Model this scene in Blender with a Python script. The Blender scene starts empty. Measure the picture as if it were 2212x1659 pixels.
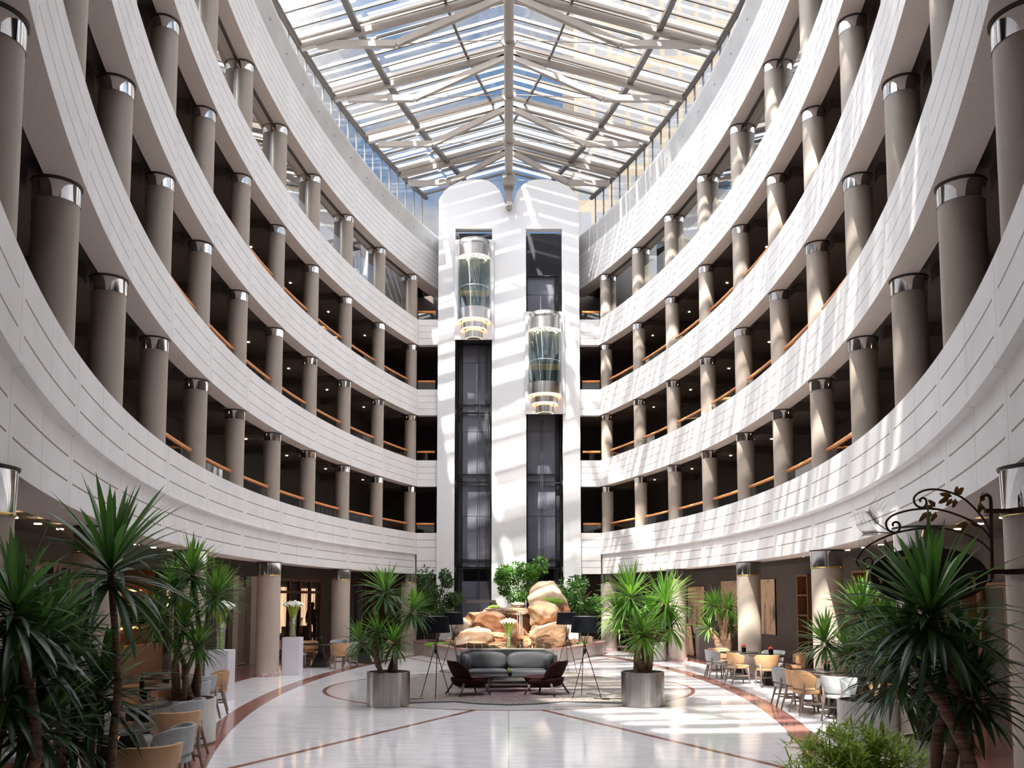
import bpy, bmesh, math, random
from mathutils import Vector, Matrix

C = bpy.context.scene.collection
sc = bpy.context.scene
pi, sin, cos, hyp = math.pi, math.sin, math.cos, math.hypot
rnd = random.Random(7)

# ------------------------------------------------------------------ camera
PITCH = 0.0801
F, PX, PY, CAMZ = 1867.25, 1099.0, 1143.4, 2.2
cam_d = bpy.data.cameras.new('camera')
cam = bpy.data.objects.new('camera', cam_d)
C.objects.link(cam)
cam.location = (0, 0, CAMZ)
cam.rotation_euler = (pi / 2 + PITCH, 0, 0)
cam_d.sensor_fit = 'HORIZONTAL'
cam_d.sensor_width = 36
cam_d.lens = 36 * F / 2212
cam_d.shift_x = (1106 - PX) / 2212
cam_d.shift_y = (PY - 829.5) / 2212
cam_d.clip_end = 600
cam_d.clip_start = 0.05
sc.camera = cam

# ------------------------------------------------------------------ exposure
vs = sc.view_settings
vs.view_transform = 'Standard'
vs.look = 'None'
vs.exposure = 1.73
vs.gamma = 1
vs.use_curve_mapping = False
sc.cycles.use_denoising = True
sc.cycles.max_bounces = 10
sc.cycles.diffuse_bounces = 6
sc.cycles.transparent_max_bounces = 24
sc.cycles.sample_clamp_indirect = 6
sc.cycles.caustics_reflective = False
sc.cycles.caustics_refractive = False

# ------------------------------------------------------------------ sky: blue with broken bright cloud
w = bpy.data.worlds.new('sky')
sc.world = w
w.use_nodes = True
nt = w.node_tree
nt.nodes.clear()
N = nt.nodes.new
L = nt.links.new
wo = N('ShaderNodeOutputWorld')
bg = N('ShaderNodeBackground')
tc = N('ShaderNodeTexCoord')
mp = N('ShaderNodeMapping')
mp.inputs['Scale'].default_value = (1.0, 1.0, 2.2)
nz = N('ShaderNodeTexNoise')
nz.inputs['Scale'].default_value = 4.2
nz.inputs['Detail'].default_value = 6
nz.inputs['Roughness'].default_value = 0.62
cr = N('ShaderNodeValToRGB')
cr.color_ramp.elements[0].position = 0.43
cr.color_ramp.elements[0].color = (0.25, 0.43, 0.73, 1)
cr.color_ramp.elements[1].position = 0.63
cr.color_ramp.elements[1].color = (1.0, 0.92, 0.86, 1)
L(tc.outputs['Generated'], mp.inputs['Vector'])
L(mp.outputs['Vector'], nz.inputs['Vector'])
L(nz.outputs['Fac'], cr.inputs['Fac'])
L(cr.outputs['Color'], bg.inputs['Color'])
# the air is brightest around the sun, high up behind the camera, and dimmer low in front
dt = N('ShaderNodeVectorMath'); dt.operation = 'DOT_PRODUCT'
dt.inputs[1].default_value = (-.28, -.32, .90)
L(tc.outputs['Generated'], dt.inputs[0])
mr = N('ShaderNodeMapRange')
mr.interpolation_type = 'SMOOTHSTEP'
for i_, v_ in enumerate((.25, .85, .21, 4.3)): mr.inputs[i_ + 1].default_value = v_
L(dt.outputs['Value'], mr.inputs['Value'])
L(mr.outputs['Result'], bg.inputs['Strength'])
# and whiter there too: warm haze round the sun
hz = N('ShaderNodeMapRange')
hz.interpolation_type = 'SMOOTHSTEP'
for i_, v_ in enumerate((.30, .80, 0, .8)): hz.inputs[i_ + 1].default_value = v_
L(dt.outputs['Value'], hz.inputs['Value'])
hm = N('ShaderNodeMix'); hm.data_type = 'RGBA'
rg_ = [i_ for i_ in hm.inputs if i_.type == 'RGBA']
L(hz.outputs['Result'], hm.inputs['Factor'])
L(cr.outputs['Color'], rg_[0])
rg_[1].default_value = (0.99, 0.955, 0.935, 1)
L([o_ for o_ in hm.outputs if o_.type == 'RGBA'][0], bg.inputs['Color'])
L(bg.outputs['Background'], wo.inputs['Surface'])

# ------------------------------------------------------------------ sun: high, behind the camera and to its left
SUN_DIR = Vector((5.5, 10.8, -20.0))
sd = bpy.data.lights.new('sun', 'SUN')
sd.energy = 8.0
sd.angle = math.radians(0.9)
sd.color = (1.0, 0.93, 0.82)
sun = bpy.data.objects.new('sun', sd)
C.objects.link(sun)
sun.location = (-20, -20, 60)
sun.rotation_euler = SUN_DIR.to_track_quat('-Z', 'Y').to_euler()

# ------------------------------------------------------------------ plan of the atrium: two mirrored arcs
R, XC, YC, P0, DP = 42.497, 35.476, 21.811, 0.3631, -0.0724
GB = 2.4                                   # depth of the galleries behind the column line


def pol(k, r, s=1):
    a = P0 + DP * k
    return (s * (-XC + r * cos(a)), YC + r * sin(a))


def ang(k):
    return P0 + DP * k


def arcx(Y, r):
    return -XC + math.sqrt(max(0, r * r - (Y - YC) ** 2))


def at(px, py, Y):
    """point on the line of sight through a photo pixel, Y metres ahead"""
    a, b = (px - PX) / F, -(py - PY) / F
    c_, s_ = cos(PITCH), sin(PITCH)
    d = Vector((a, c_ - b * s_, s_ + b * c_))
    d *= Y / d.y
    return Vector((d.x, d.y, d.z + CAMZ))


# ------------------------------------------------------------------ helpers
def tag(o, label=None, cat=None, group=None, kind=None):
    if label: o['label'] = label
    if cat: o['category'] = cat
    if group: o['group'] = group
    if kind: o['kind'] = kind
    return o


def thing(name, label, cat, loc=(0, 0, 0), rz=0, group=None):
    o = bpy.data.objects.new(name, None)
    C.objects.link(o)
    o.location = loc
    o.rotation_euler = (0, 0, rz)
    o.empty_display_size = 0.2
    return tag(o, label, cat, group)


def copy_tree(o, parent=None):
    c = o.copy()
    C.objects.link(c)
    c.parent = parent
    for ch in list(o.children):
        copy_tree(ch, c)
    return c


class MB:
    """collects shapes and links them as ONE mesh object"""

    def __init__(self):
        self.v, self.f, self.sm, self.uv, self.mi = [], [], [], [], []

    def face(self, idx, smooth=False, uv=None, mi=0):
        self.f.append(tuple(idx)); self.sm.append(smooth); self.uv.append(uv); self.mi.append(mi)

    def add(self, verts, faces, smooth=False, mi=0):
        n = len(self.v)
        self.v += [tuple(p) for p in verts]
        for f in faces:
            self.face([n + i for i in f], smooth, None, mi)

    def box(self, c, s, rz=0, M=None, mi=0):
        x, y, z = s[0] / 2, s[1] / 2, s[2] / 2
        m = Matrix.Translation(c) @ Matrix.Rotation(rz, 4, 'Z')
        if M is not None: m = m @ M
        vs_ = [m @ Vector((sx * x, sy * y, sz * z)) for sx in (-1, 1) for sy in (-1, 1) for sz in (-1, 1)]
        self.add(vs_, [(0, 1, 3, 2), (4, 6, 7, 5), (0, 4, 5, 1), (2, 3, 7, 6), (0, 2, 6, 4), (1, 5, 7, 3)], mi=mi)
        return self

    def bar(self, p, q, w_, h_, up=(0, 0, 1)):
        p, q = Vector(p), Vector(q)
        d = (q - p)
        ln = d.length
        d.normalize()
        u = Vector(up)
        if abs(d.dot(u)) > .99: u = Vector((1, 0, 0))
        sd_ = d.cross(u).normalized()
        u = sd_.cross(d).normalized()
        vs_ = []
        for t in (0, ln):
            for a, b in ((-1, -1), (1, -1), (1, 1), (-1, 1)):
                vs_.append(p + d * t + sd_ * (a * w_ / 2) + u * (b * h_ / 2))
        self.add(vs_, [(0, 3, 2, 1), (4, 5, 6, 7), (0, 1, 5, 4), (1, 2, 6, 5), (2, 3, 7, 6), (3, 0, 4, 7)])
        return self

    def tube(self, pts, r, n=10, caps=True, closed=False):
        pts = [Vector(p) for p in pts]
        m = len(pts)
        rr = r if isinstance(r, (list, tuple)) else [r] * m
        base = len(self.v)
        prev = None
        for i, p in enumerate(pts):
            if closed:
                t = pts[(i + 1) % m] - pts[i - 1]
            else:
                t = pts[min(i + 1, m - 1)] - pts[max(i - 1, 0)]
            if t.length < 1e-9: t = Vector((0, 0, 1))
            t.normalize()
            if prev is None:
                u = t.orthogonal().normalized()
            else:
                u = prev - t * prev.dot(t)
                u = u.normalized() if u.length > 1e-6 else t.orthogonal().normalized()
            prev = u
            b = t.cross(u)
            for j in range(n):
                a = 2 * pi * j / n
                self.v.append(tuple(p + (u * cos(a) + b * sin(a)) * rr[i]))
        for i in range(m if closed else m - 1):
            i2 = (i + 1) % m
            for j in range(n):
                j2 = (j + 1) % n
                self.face([base + i * n + j, base + i * n + j2, base + i2 * n + j2, base + i2 * n + j], True)
        if caps and not closed:
            self.face([base + j for j in range(n)][::-1])
            self.face([base + (m - 1) * n + j for j in range(n)])
        return self

    def lathe(self, prof, n=32, c=(0, 0, 0), a0=0, a1=2 * pi, smooth=True, capb=False, capt=False):
        """prof: (r, z) pairs; sharp corner where a pair is given twice"""
        full = abs(a1 - a0 - 2 * pi) < 1e-6
        cnt = n if full else n + 1
        base = len(self.v)
        for r, z in prof:
            for j in range(cnt):
                a = a0 + (a1 - a0) * j / n
                self.v.append((c[0] + r * cos(a), c[1] + r * sin(a), c[2] + z))
        for i in range(len(prof) - 1):
            if prof[i] == prof[i + 1]: continue
            for j in range(n):
                j2 = (j + 1) % cnt
                self.face([base + i * cnt + j, base + i * cnt + j2, base + (i + 1) * cnt + j2, base + (i + 1) * cnt + j], smooth)
        if capb: self.face([base + j for j in range(cnt)][::-1])
        if capt: self.face([base + (len(prof) - 1) * cnt + j for j in range(cnt)])
        return self

    def sweep(self, prof, k0, k1, s, step=0.125, smooth=True, closed=True):
        """a closed profile of (radius, z) carried along a gallery arc from bay k0 to k1; uv = (bay, z)"""
        n = max(1, int(round((k1 - k0) / step)))
        m = len(prof)
        base = len(self.v)
        for i in range(n + 1):
            k = k0 + (k1 - k0) * i / n
            for r, z in prof:
                x, y = pol(k, r, s)
                self.v.append((x, y, z))
        rng = m if closed else m - 1
        for i in range(n):
            ka, kb = k0 + (k1 - k0) * i / n, k0 + (k1 - k0) * (i + 1) / n
            for j in range(rng):
                j2 = (j + 1) % m
                z0, z1 = prof[j][1], prof[j2][1]
                self.face([base + i * m + j, base + i * m + j2, base + (i + 1) * m + j2, base + (i + 1) * m + j], False,
                          [(ka, z0), (ka, z1), (kb, z1), (kb, z0)])
        if closed:
            self.face([base + j for j in range(m)])
            self.face([base + n * m + j for j in range(m)][::-1])
        return self

    def prism(self, poly, z0, z1):
        n = len(poly)
        b = len(self.v)
        self.v += [(p[0], p[1], z0) for p in poly] + [(p[0], p[1], z1) for p in poly]
        self.face([b + i for i in range(n)][::-1])
        self.face([b + n + i for i in range(n)])
        for i in range(n):
            j = (i + 1) % n
            self.face([b + i, b + j, b + n + j, b + n + i])
        return self

    def build(self, name, mat=None, parent=None, loc=(0, 0, 0), kind=None, fix=True, bevel=0, rz=0, subsurf=0):
        me = bpy.data.meshes.new(name)
        me.from_pydata(self.v, [], self.f)
        for p, s_, mi in zip(me.polygons, self.sm, self.mi):
            p.use_smooth = s_
            p.material_index = mi
        if any(u is not None for u in self.uv):
            ul = me.uv_layers.new(name='UVMap')
            for p, u in zip(me.polygons, self.uv):
                if u is not None:
                    for li, c_ in zip(p.loop_indices, u): ul.data[li].uv = c_
        if fix:
            bm = bmesh.new()
            bm.from_mesh(me)
            bmesh.ops.recalc_face_normals(bm, faces=bm.faces)
            if bevel:
                bmesh.ops.remove_doubles(bm, verts=bm.verts, dist=1e-5)
                es = [e for e in bm.edges if e.is_manifold and e.calc_face_angle(0) > 0.6]
                bmesh.ops.bevel(bm, geom=es, offset=bevel, segments=2, affect='EDGES', profile=0.5)
            bm.to_mesh(me)
            bm.free()
        ms = mat if isinstance(mat, (list, tuple)) else [mat]
        for m in ms:
            if m: me.materials.append(m)
        o = bpy.data.objects.new(name, me)
        C.objects.link(o)
        o.location = loc
        o.rotation_euler = (0, 0, rz)
        if parent is not None: o.parent = parent
        if kind: o['kind'] = kind
        if subsurf:
            md = o.modifiers.new('s', 'SUBSURF'); md.levels = subsurf; md.render_levels = subsurf
        return o


# ------------------------------------------------------------------ materials
def bsdf(name, col, rough=0.6, metal=0.0, **kw):
    m = bpy.data.materials.new(name)
    m.use_nodes = True
    b = m.node_tree.nodes['Principled BSDF']
    b.inputs['Base Color'].default_value = (*col, 1)
    b.inputs['Roughness'].default_value = rough
    b.inputs['Metallic'].default_value = metal
    for k_, v in kw.items():
        b.inputs[k_.replace('_', ' ')].default_value = v
    return m


def noisy(name, c0, c1, scale=6, rough=0.6, metal=0.0, bump=0.0, detail=4, lo=.35, hi=.65, stretch=None, **kw):
    m = bsdf(name, c0, rough, metal, **kw)
    t = m.node_tree
    b = t.nodes['Principled BSDF']
    co = t.nodes.new('ShaderNodeTexCoord')
    src = co.outputs['Object']
    if stretch:
        mm = t.nodes.new('ShaderNodeMapping')
        mm.inputs['Scale'].default_value = stretch
        t.links.new(src, mm.inputs['Vector']); src = mm.outputs['Vector']
    n = t.nodes.new('ShaderNodeTexNoise')
    n.inputs['Scale'].default_value = scale
    n.inputs['Detail'].default_value = detail
    r = t.nodes.new('ShaderNodeValToRGB')
    r.color_ramp.elements[0].position, r.color_ramp.elements[0].color = lo, (*c0, 1)
    r.color_ramp.elements[1].position, r.color_ramp.elements[1].color = hi, (*c1, 1)
    t.links.new(src, n.inputs['Vector'])
    t.links.new(n.outputs['Fac'], r.inputs['Fac'])
    t.links.new(r.outputs['Color'], b.inputs['Base Color'])
    if bump:
        bp = t.nodes.new('ShaderNodeBump')
        bp.inputs['Strength'].default_value = bump
        bp.inputs['Distance'].default_value = 0.02
        t.links.new(n.outputs['Fac'], bp.inputs['Height'])
        t.links.new(bp.outputs['Normal'], b.inputs['Normal'])
    return m


def emit(name, col, s):
    m = bpy.data.materials.new(name)
    m.use_nodes = True
    t = m.node_tree
    t.nodes.clear()
    e = t.nodes.new('ShaderNodeEmission')
    e.inputs['Color'].default_value = (*col, 1)
    e.inputs['Strength'].default_value = s
    o = t.nodes.new('ShaderNodeOutputMaterial')
    t.links.new(e.outputs[0], o.inputs['Surface'])
    return m


def thin_glass(name, tint, fac, rough=0.0):
    """window glass: lets light straight through, mirrors a share of it"""
    m = bpy.data.materials.new(name)
    m.use_nodes = True
    t = m.node_tree
    t.nodes.clear()
    tr = t.nodes.new('ShaderNodeBsdfTransparent')
    tr.inputs['Color'].default_value = (*tint, 1)
    gl = t.nodes.new('ShaderNodeBsdfGlossy')
    gl.inputs['Roughness'].default_value = rough
    lw = t.nodes.new('ShaderNodeLayerWeight')
    pw = t.nodes.new('ShaderNodeMath'); pw.operation = 'POWER'
    pw.inputs[1].default_value = 5
    t.links.new(lw.outputs['Facing'], pw.inputs[0])
    ad = t.nodes.new('ShaderNodeMath'); ad.operation = 'MULTIPLY_ADD'; ad.use_clamp = True
    ad.inputs[1].default_value = .8
    ad.inputs[2].default_value = fac + .03
    t.links.new(pw.outputs[0], ad.inputs[0])
    mx = t.nodes.new('ShaderNodeMixShader')
    o = t.nodes.new('ShaderNodeOutputMaterial')
    t.links.new(ad.outputs[0], mx.inputs['Fac'])
    t.links.new(tr.outputs[0], mx.inputs[1])
    t.links.new(gl.outputs[0], mx.inputs[2])
    t.links.new(mx.outputs[0], o.inputs['Surface'])
    return m


class G:
    """tiny node-graph writer for maths on sockets"""

    def __init__(self, m):
        self.t = m.node_tree

    def n(self, typ, **props):
        x = self.t.nodes.new(typ)
        for k_, v in props.items(): setattr(x, k_, v)
        return x

    def put(self, sock, v):
        if isinstance(v, (int, float)): sock.default_value = v
        else: self.t.links.new(v, sock)

    def m(self, op, a, b=0, c=0):
        x = self.n('ShaderNodeMath', operation=op)
        self.put(x.inputs[0], a); self.put(x.inputs[1], b); self.put(x.inputs[2], c)
        return x.outputs[0]

    def mix(self, fac, a, b):
        x = self.n('ShaderNodeMix', data_type='RGBA')
        self.put(x.inputs['Factor'], fac)
        for nm, v in (('A', a), ('B', b)):
            s_ = [i for i in x.inputs if i.name == nm and i.type == 'RGBA'][0]
            if isinstance(v, tuple): s_.default_value = (*v, 1)
            else: self.t.links.new(v, s_)
        return [o for o in x.outputs if o.type == 'RGBA'][0]

    def band(self, x, centre, half):
        return self.m('LESS_THAN', self.m('ABSOLUTE', self.m('SUBTRACT', x, centre)), half)


def panel_mat(name, base, lines, joint=1.0, gap=0.05, lw=0.011, jw=0.006):
    """cast stone panels: short horizontal grooves at the heights LINES, hairline upright joints; uv = (bay, height)"""
    m = noisy(name, tuple(c * .93 for c in base), tuple(min(1, c * 1.04) for c in base), scale=1.3, rough=.55, detail=8, lo=.3, hi=.7)
    t = m.node_tree
    b = t.nodes['Principled BSDF']
    g = G(m)
    uv = g.n('ShaderNodeUVMap')
    sp = g.n('ShaderNodeSeparateXYZ')
    t.links.new(uv.outputs[0], sp.inputs[0])
    u, v = sp.outputs[0], sp.outputs[1]
    fu = g.m('FRACT', u)
    inside = g.m('MULTIPLY', g.m('GREATER_THAN', fu, gap), g.m('LESS_THAN', fu, 1 - gap))
    acc = 0
    for z in lines:
        acc = g.m('MAXIMUM', acc, g.band(v, z, lw))
    acc = g.m('MULTIPLY', acc, inside)
    fj = g.m('FRACT', g.m('ADD', g.m('DIVIDE', u, joint), 0.5))
    jn = g.m('MULTIPLY', g.band(fj, 0.5, jw / 3.0 / joint), 0.75)
    acc = g.m('MAXIMUM', acc, jn)
    old = b.inputs['Base Color'].links[0].from_socket
    # fine specks of the aggregate
    ns = g.n('ShaderNodeTexNoise'); ns.inputs['Scale'].default_value = 45; ns.inputs['Detail'].default_value = 2
    co = g.n('ShaderNodeTexCoord'); t.links.new(co.outputs['Object'], ns.inputs['Vector'])
    sk = g.m('MULTIPLY', g.m('GREATER_THAN', ns.outputs['Fac'], .66), .16)
    col = g.mix(sk, old, (.25, .22, .2))
    col = g.mix(acc, col, (.24, .20, .175))
    t.links.new(col, b.inputs['Base Color'])
    return m


M = {}
M['stone2'] = panel_mat('cast stone panels of the gallery fronts', (.74, .72, .715), [])
M['soffit'] = noisy('speckled concrete soffit', (.62, .535, .48), (.69, .60, .54), scale=30, rough=.7, detail=3)
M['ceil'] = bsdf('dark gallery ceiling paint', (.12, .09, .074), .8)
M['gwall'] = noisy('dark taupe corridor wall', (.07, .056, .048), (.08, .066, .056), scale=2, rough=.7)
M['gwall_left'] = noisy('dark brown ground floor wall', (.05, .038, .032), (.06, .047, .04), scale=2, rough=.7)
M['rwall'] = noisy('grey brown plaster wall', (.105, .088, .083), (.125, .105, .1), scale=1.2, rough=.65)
M['white'] = noisy('white painted plaster', (.74, .735, .75), (.78, .775, .79), scale=.8, rough=.6)
M['curb'] = noisy('smooth pale grey concrete', (.52, .51, .50), (.6, .59, .575), scale=1.1, rough=.6)
M['colm'] = noisy('warm grey smooth column paint', (.345, .285, .24), (.375, .315, .265), scale=1.5, rough=.42)
M['chrome'] = bsdf('polished chrome', (.86, .86, .87), .06, 1.0)
M['brass'] = bsdf('polished brass', (.85, .6, .22), .18, 1.0)
M['steel'] = noisy('brushed stainless steel', (.36, .345, .33), (.50, .48, .465), scale=3, rough=.26, metal=1.0, stretch=(12, 12, .15))
M['blackm'] = bsdf('matt black metal', (.018, .017, .018), .45, .3)
M['rail'] = noisy('orange varnished wood', (.72, .25, .07), (.82, .32, .1), scale=8, rough=.3)
M['rglass'] = thin_glass('railing glass', (.75, .80, .79), .06)
M['truss'] = bsdf('cream painted roof steel', (.33, .285, .25), .4)
M['truss_dark'] = bsdf('taupe painted roof steel', (.10, .085, .075), .45)
M['roofglass'] = thin_glass('clear roof glass', (.93, .96, .98), .02)
M['winglass'] = thin_glass('reflective gallery glass', (.55, .62, .64), .38)
M['slate'] = noisy('slate grey lift shaft metal', (.115, .117, .15), (.15, .152, .19), scale=.8, rough=.38, metal=.2)
M['slate_dark'] = bsdf('near black lift shaft metal', (.03, .03, .036), .45, .2)
M['mframe'] = bsdf('dark bronze window frame', (.06, .05, .045), .4, .4)
M['wood'] = noisy('dark red brown timber', (.10, .035, .022), (.14, .052, .032), scale=3, rough=.4, stretch=(6, 6, .6))
# ================================================================== THE SETTING
ZB = {1: (3.25, 5.0), 2: (7.00, 8.13), 3: (10.10, 11.23), 4: (13.20, 14.33), 5: (16.30, 17.92)}   # gallery fronts: bottom, top
RF = R - 0.315                                             # face of the gallery fronts
KN, KT = 11.4, -0.02                                       # galleries run from bay KT (lift tower) to KN (behind the camera)
SIDES = ((-1, 'left'), (1, 'right'))
YF = 36.83                                                 # face of the short straight fronts beside the lift tower
NAMES = {1: 'first', 2: 'second', 3: 'third', 4: 'fourth', 5: 'fifth'}


def lines_of(lv):
    z0, z1 = ZB[lv]
    if lv == 1:
        return [3.25 + 1.75 * f for f in (.155, .315, .645, .825)]
    if lv == 5:
        return [z0 + (z1 - z0) * f for f in (1 / 7, 2 / 7, 3 / 7, 4 / 7, 5 / 7, 6 / 7)]
    return [z0 + (z1 - z0) * f for f in (.25, .5, .75)]


for lv in ZB:
    M['front%d' % lv] = panel_mat('cast stone panels, level %d' % lv, (.77, .75, .745), lines_of(lv), joint=.5 if lv == 1 else 1.0,
                                  gap=.045, lw=.011 if lv == 1 else .008)

for s, side in SIDES:
    for lv, (z0, z1) in ZB.items():
        kt = -0.9 if lv == 5 else KT
        b = MB()
        if lv == 1:
            zm = z0 + .48 * (z1 - z0)
            prof = [(RF + .05, z0), (RF + .05, zm - .03), (RF - .03, zm), (RF - .03, zm + .045), (RF, zm + .06), (RF, z1), (RF + .14, z1), (RF + .14, z0 + .35), (RF + .7, z0 + .35), (RF + .7, z0)]
        elif lv == 5:
            prof = [(RF, z0), (RF, z1), (RF - .17, z1 + .62), (RF - .17, z1 + .72), (RF + .95, z1 + .72), (RF + .95, z1 + .5), (RF + .3, z1 + .3), (RF + .2, z0 + .3), (RF + .7, z0 + .3), (RF + .7, z0)]
        else:
            prof = [(RF, z0), (RF, z1), (RF + .14, z1), (RF + .14, z0 + .32), (RF + .40, z0 + .32), (RF + .40, z0)]
        b.sweep(prof, kt, KN, s, step=.05)
        # face materials: front panels, plain soffit underneath
        b.mi = []
        m = len(prof)
        for fi, f in enumerate(b.f):
            j = fi % m
            if fi >= len(b.f) - 2: b.mi.append(0)
            elif j == m - 1: b.mi.append(1)
            elif lv == 5 and 1 <= j <= 4: b.mi.append(2)
            else: b.mi.append(0)
        o = b.build('wall_%s' % side, [M['front%d' % lv], M['soffit'], M['curb']], kind='structure')
        # slab and dark ceiling behind the front
        if lv < 5:
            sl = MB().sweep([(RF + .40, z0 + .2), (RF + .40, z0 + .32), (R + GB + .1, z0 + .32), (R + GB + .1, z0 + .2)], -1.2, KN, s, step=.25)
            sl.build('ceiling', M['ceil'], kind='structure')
    # straight fronts beside the tower, galleries 1-4
    for lv in (1, 2, 3, 4):
        z0, z1 = ZB[lv]
        xa, xb = pol(KT, RF, 1)[0] + .0, 2.9
        b = MB()
        b.v = [(s * xa, YF, z0), (s * xb, YF, z0), (s * xb, YF, z1), (s * xa, YF, z1),
               (s * xa, YF + .3, z0), (s * xb, YF + .3, z0), (s * xb, YF + .3, z1), (s * xa, YF + .3, z1)]
        uvs = [(.06, z0), (.5, z0), (.5, z1), (.06, z1)]
        b.face((0, 1, 2, 3), False, uvs)
        for f in ((4, 7, 6, 5), (0, 4, 5, 1), (3, 2, 6, 7), (1, 5, 6, 2), (0, 3, 7, 4)): b.face(f)
        b.build('wall_%s' % side, M['front%d' % lv], kind='structure')
        MB().box((s * 3.9, YF + 1.75, z0 + .22), (3.2, 2.9, .2)).build('ceiling', M['ceil'], kind='structure')
    MB().box((s * 5.0, YF + 1.75, 16.52), (1.9, 2.9, .2)).build('ceiling', M['ceil'], kind='structure')
    MB().box((s * 4.4, YF + 3.2, 8.3), (4.6, .15, 16.5)).build('wall_back', M['gwall'], kind='structure')
    # back walls of the galleries and of the ground floor
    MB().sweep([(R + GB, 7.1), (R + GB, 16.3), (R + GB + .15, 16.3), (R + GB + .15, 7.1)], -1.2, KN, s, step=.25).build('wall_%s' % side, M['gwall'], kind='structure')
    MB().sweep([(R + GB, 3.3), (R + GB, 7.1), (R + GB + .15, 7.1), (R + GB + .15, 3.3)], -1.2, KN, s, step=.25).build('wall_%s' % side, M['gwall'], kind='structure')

# the ground floor walls, right: plain plaster; left: dark, with openings to the restaurant
MB().sweep([(R + GB, 0), (R + GB, 3.3), (R + GB + .15, 3.3), (R + GB + .15, 0)], -1.2, KN, 1, step=.25).build('wall_right', M['rwall'], kind='structure')

# end wall behind the camera
MB().box((0, -.55, 11.5), (22, .3, 23)).build('wall_front', M['rwall'], kind='structure')

# ------------------------------------------------------------------ floor: white marble, red marble inlays
fm = bsdf('polished marble floor', (.7, .7, .72), .10)
g = G(fm)
t = fm.node_tree
bs = t.nodes['Principled BSDF']
bs.inputs['Specular IOR Level'].default_value = .6
co = g.n('ShaderNodeTexCoord')
sp = g.n('ShaderNodeSeparateXYZ')
t.links.new(co.outputs['Object'], sp.inputs[0])
X, Y = sp.outputs[0], sp.outputs[1]
ax = g.m('ABSOLUTE', X)
dx = g.m('ADD', ax, XC)
dy = g.m('SUBTRACT', Y, YC)
rad = g.m('SQRT', g.m('ADD', g.m('MULTIPLY', dx, dx), g.m('MULTIPLY', dy, dy)))      # distance from the arc centres
cx_ = g.m('SQRT', g.m('ADD', g.m('MULTIPLY', X, X), g.m('MULTIPLY', dy, dy)))        # distance from the middle of the hall
mp = g.n('ShaderNodeMapping'); mp.inputs['Scale'].default_value = (.5, 2.6, 1)
t.links.new(co.outputs['Object'], mp.inputs['Vector'])
nz = g.n('ShaderNodeTexNoise'); nz.inputs['Scale'].default_value = 3.2; nz.inputs['Detail'].default_value = 8; nz.inputs['Roughness'].default_value = .65
t.links.new(mp.outputs[0], nz.inputs['Vector'])
rp = g.n('ShaderNodeValToRGB')
rp.color_ramp.elements[0].position, rp.color_ramp.elements[0].color = .3, (.63, .605, .635, 1)
rp.color_ramp.elements[1].position, rp.color_ramp.elements[1].color = .62, (.84, .815, .83, 1)
t.links.new(nz.outputs['Fac'], rp.inputs['Fac'])
rr = g.n('ShaderNodeValToRGB')
rr.color_ramp.elements[0].position, rr.color_ramp.elements[0].color = .3, (.20, .075, .06, 1)
rr.color_ramp.elements[1].position, rr.color_ramp.elements[1].color = .7, (.42, .20, .17, 1)
t.links.new(nz.outputs['Fac'], rr.inputs['Fac'])
red = g.band(rad, R - 1.55, .19)
red = g.m('MAXIMUM', red, g.m('GREATER_THAN', rad, R + .22))
red = g.m('MAXIMUM', red, g.band(cx_, 4.5, .05))
# two rays from the middle towards the camera and two away from it: |x| = .5*|dy| - ...
ray = g.m('ABSOLUTE', g.m('SUBTRACT', ax, g.m('MULTIPLY', g.m('SUBTRACT', g.m('ABSOLUTE', dy), 3.1), .5)))
ray = g.m('MULTIPLY', g.m('LESS_THAN', ray, .068), g.m('MULTIPLY', g.m('GREATER_THAN', cx_, 4.5), g.m('LESS_THAN', rad, R - 1.5)))
red = g.m('MAXIMUM', red, ray)
thin = g.band(X, 0.0, .008)
for yy in (17.85, 22.25, 26.6, 31): thin = g.m('MAXIMUM', thin, g.band(Y, yy, .014))
thin = g.m('MULTIPLY', thin, g.m('MULTIPLY', g.m('LESS_THAN', rad, R - 1.5), g.m('GREATER_THAN', cx_, 4.5)))
rim = g.band(rad, R - 1.36, .012)
rim = g.m('MAXIMUM', rim, g.band(rad, R - 1.74, .012))
col = g.mix(g.m('MULTIPLY', g.m('LESS_THAN', cx_, 4.45), .45), rp.outputs['Color'], (.36, .31, .31))
col = g.mix(g.m('MULTIPLY', thin, .75), col, (.30, .17, .13))
col = g.mix(red, col, rr.outputs['Color'])
col = g.mix(g.m('MULTIPLY', rim, .7), col, (.12, .06, .05))
t.links.new(col, bs.inputs['Base Color'])
MB().box((0, 19, -.1), (34, 48, .2)).build('floor', fm, kind='structure')

# ------------------------------------------------------------------ round columns
M['colg'] = noisy('light warm grey smooth column paint', (.42, .35, .295), (.46, .385, .325), scale=1.5, rough=.42)


def make_column(r, h, caph, base):
    e = thing('column', '', 'column')
    z0 = .12 if base else 0
    MB().lathe([(r, z0), (r, h - caph)], 40).build('shaft', M['colg'] if base else M['colm'], e)
    cp = MB().lathe([(r + .006, h - caph), (r + .012, h - .03)], 40)
    cp.build('collar', M['chrome'], e)
    MB().lathe([(r + .02, h - .03), (r + .03, h - .015), (r + .03, h)], 40).build('rim', M['mframe'], e)
    if base:
        MB().lathe([(r + .03, 0), (r + .03, .1), (r, .12)], 40).build('base_ring', M['redstone'], e)
        MB().lathe([(r + .008, h - caph - .025), (r + .016, h - caph - .012), (r + .008, h - caph)], 40).build('brass_ring', M['brass'], e)
    return e


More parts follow.
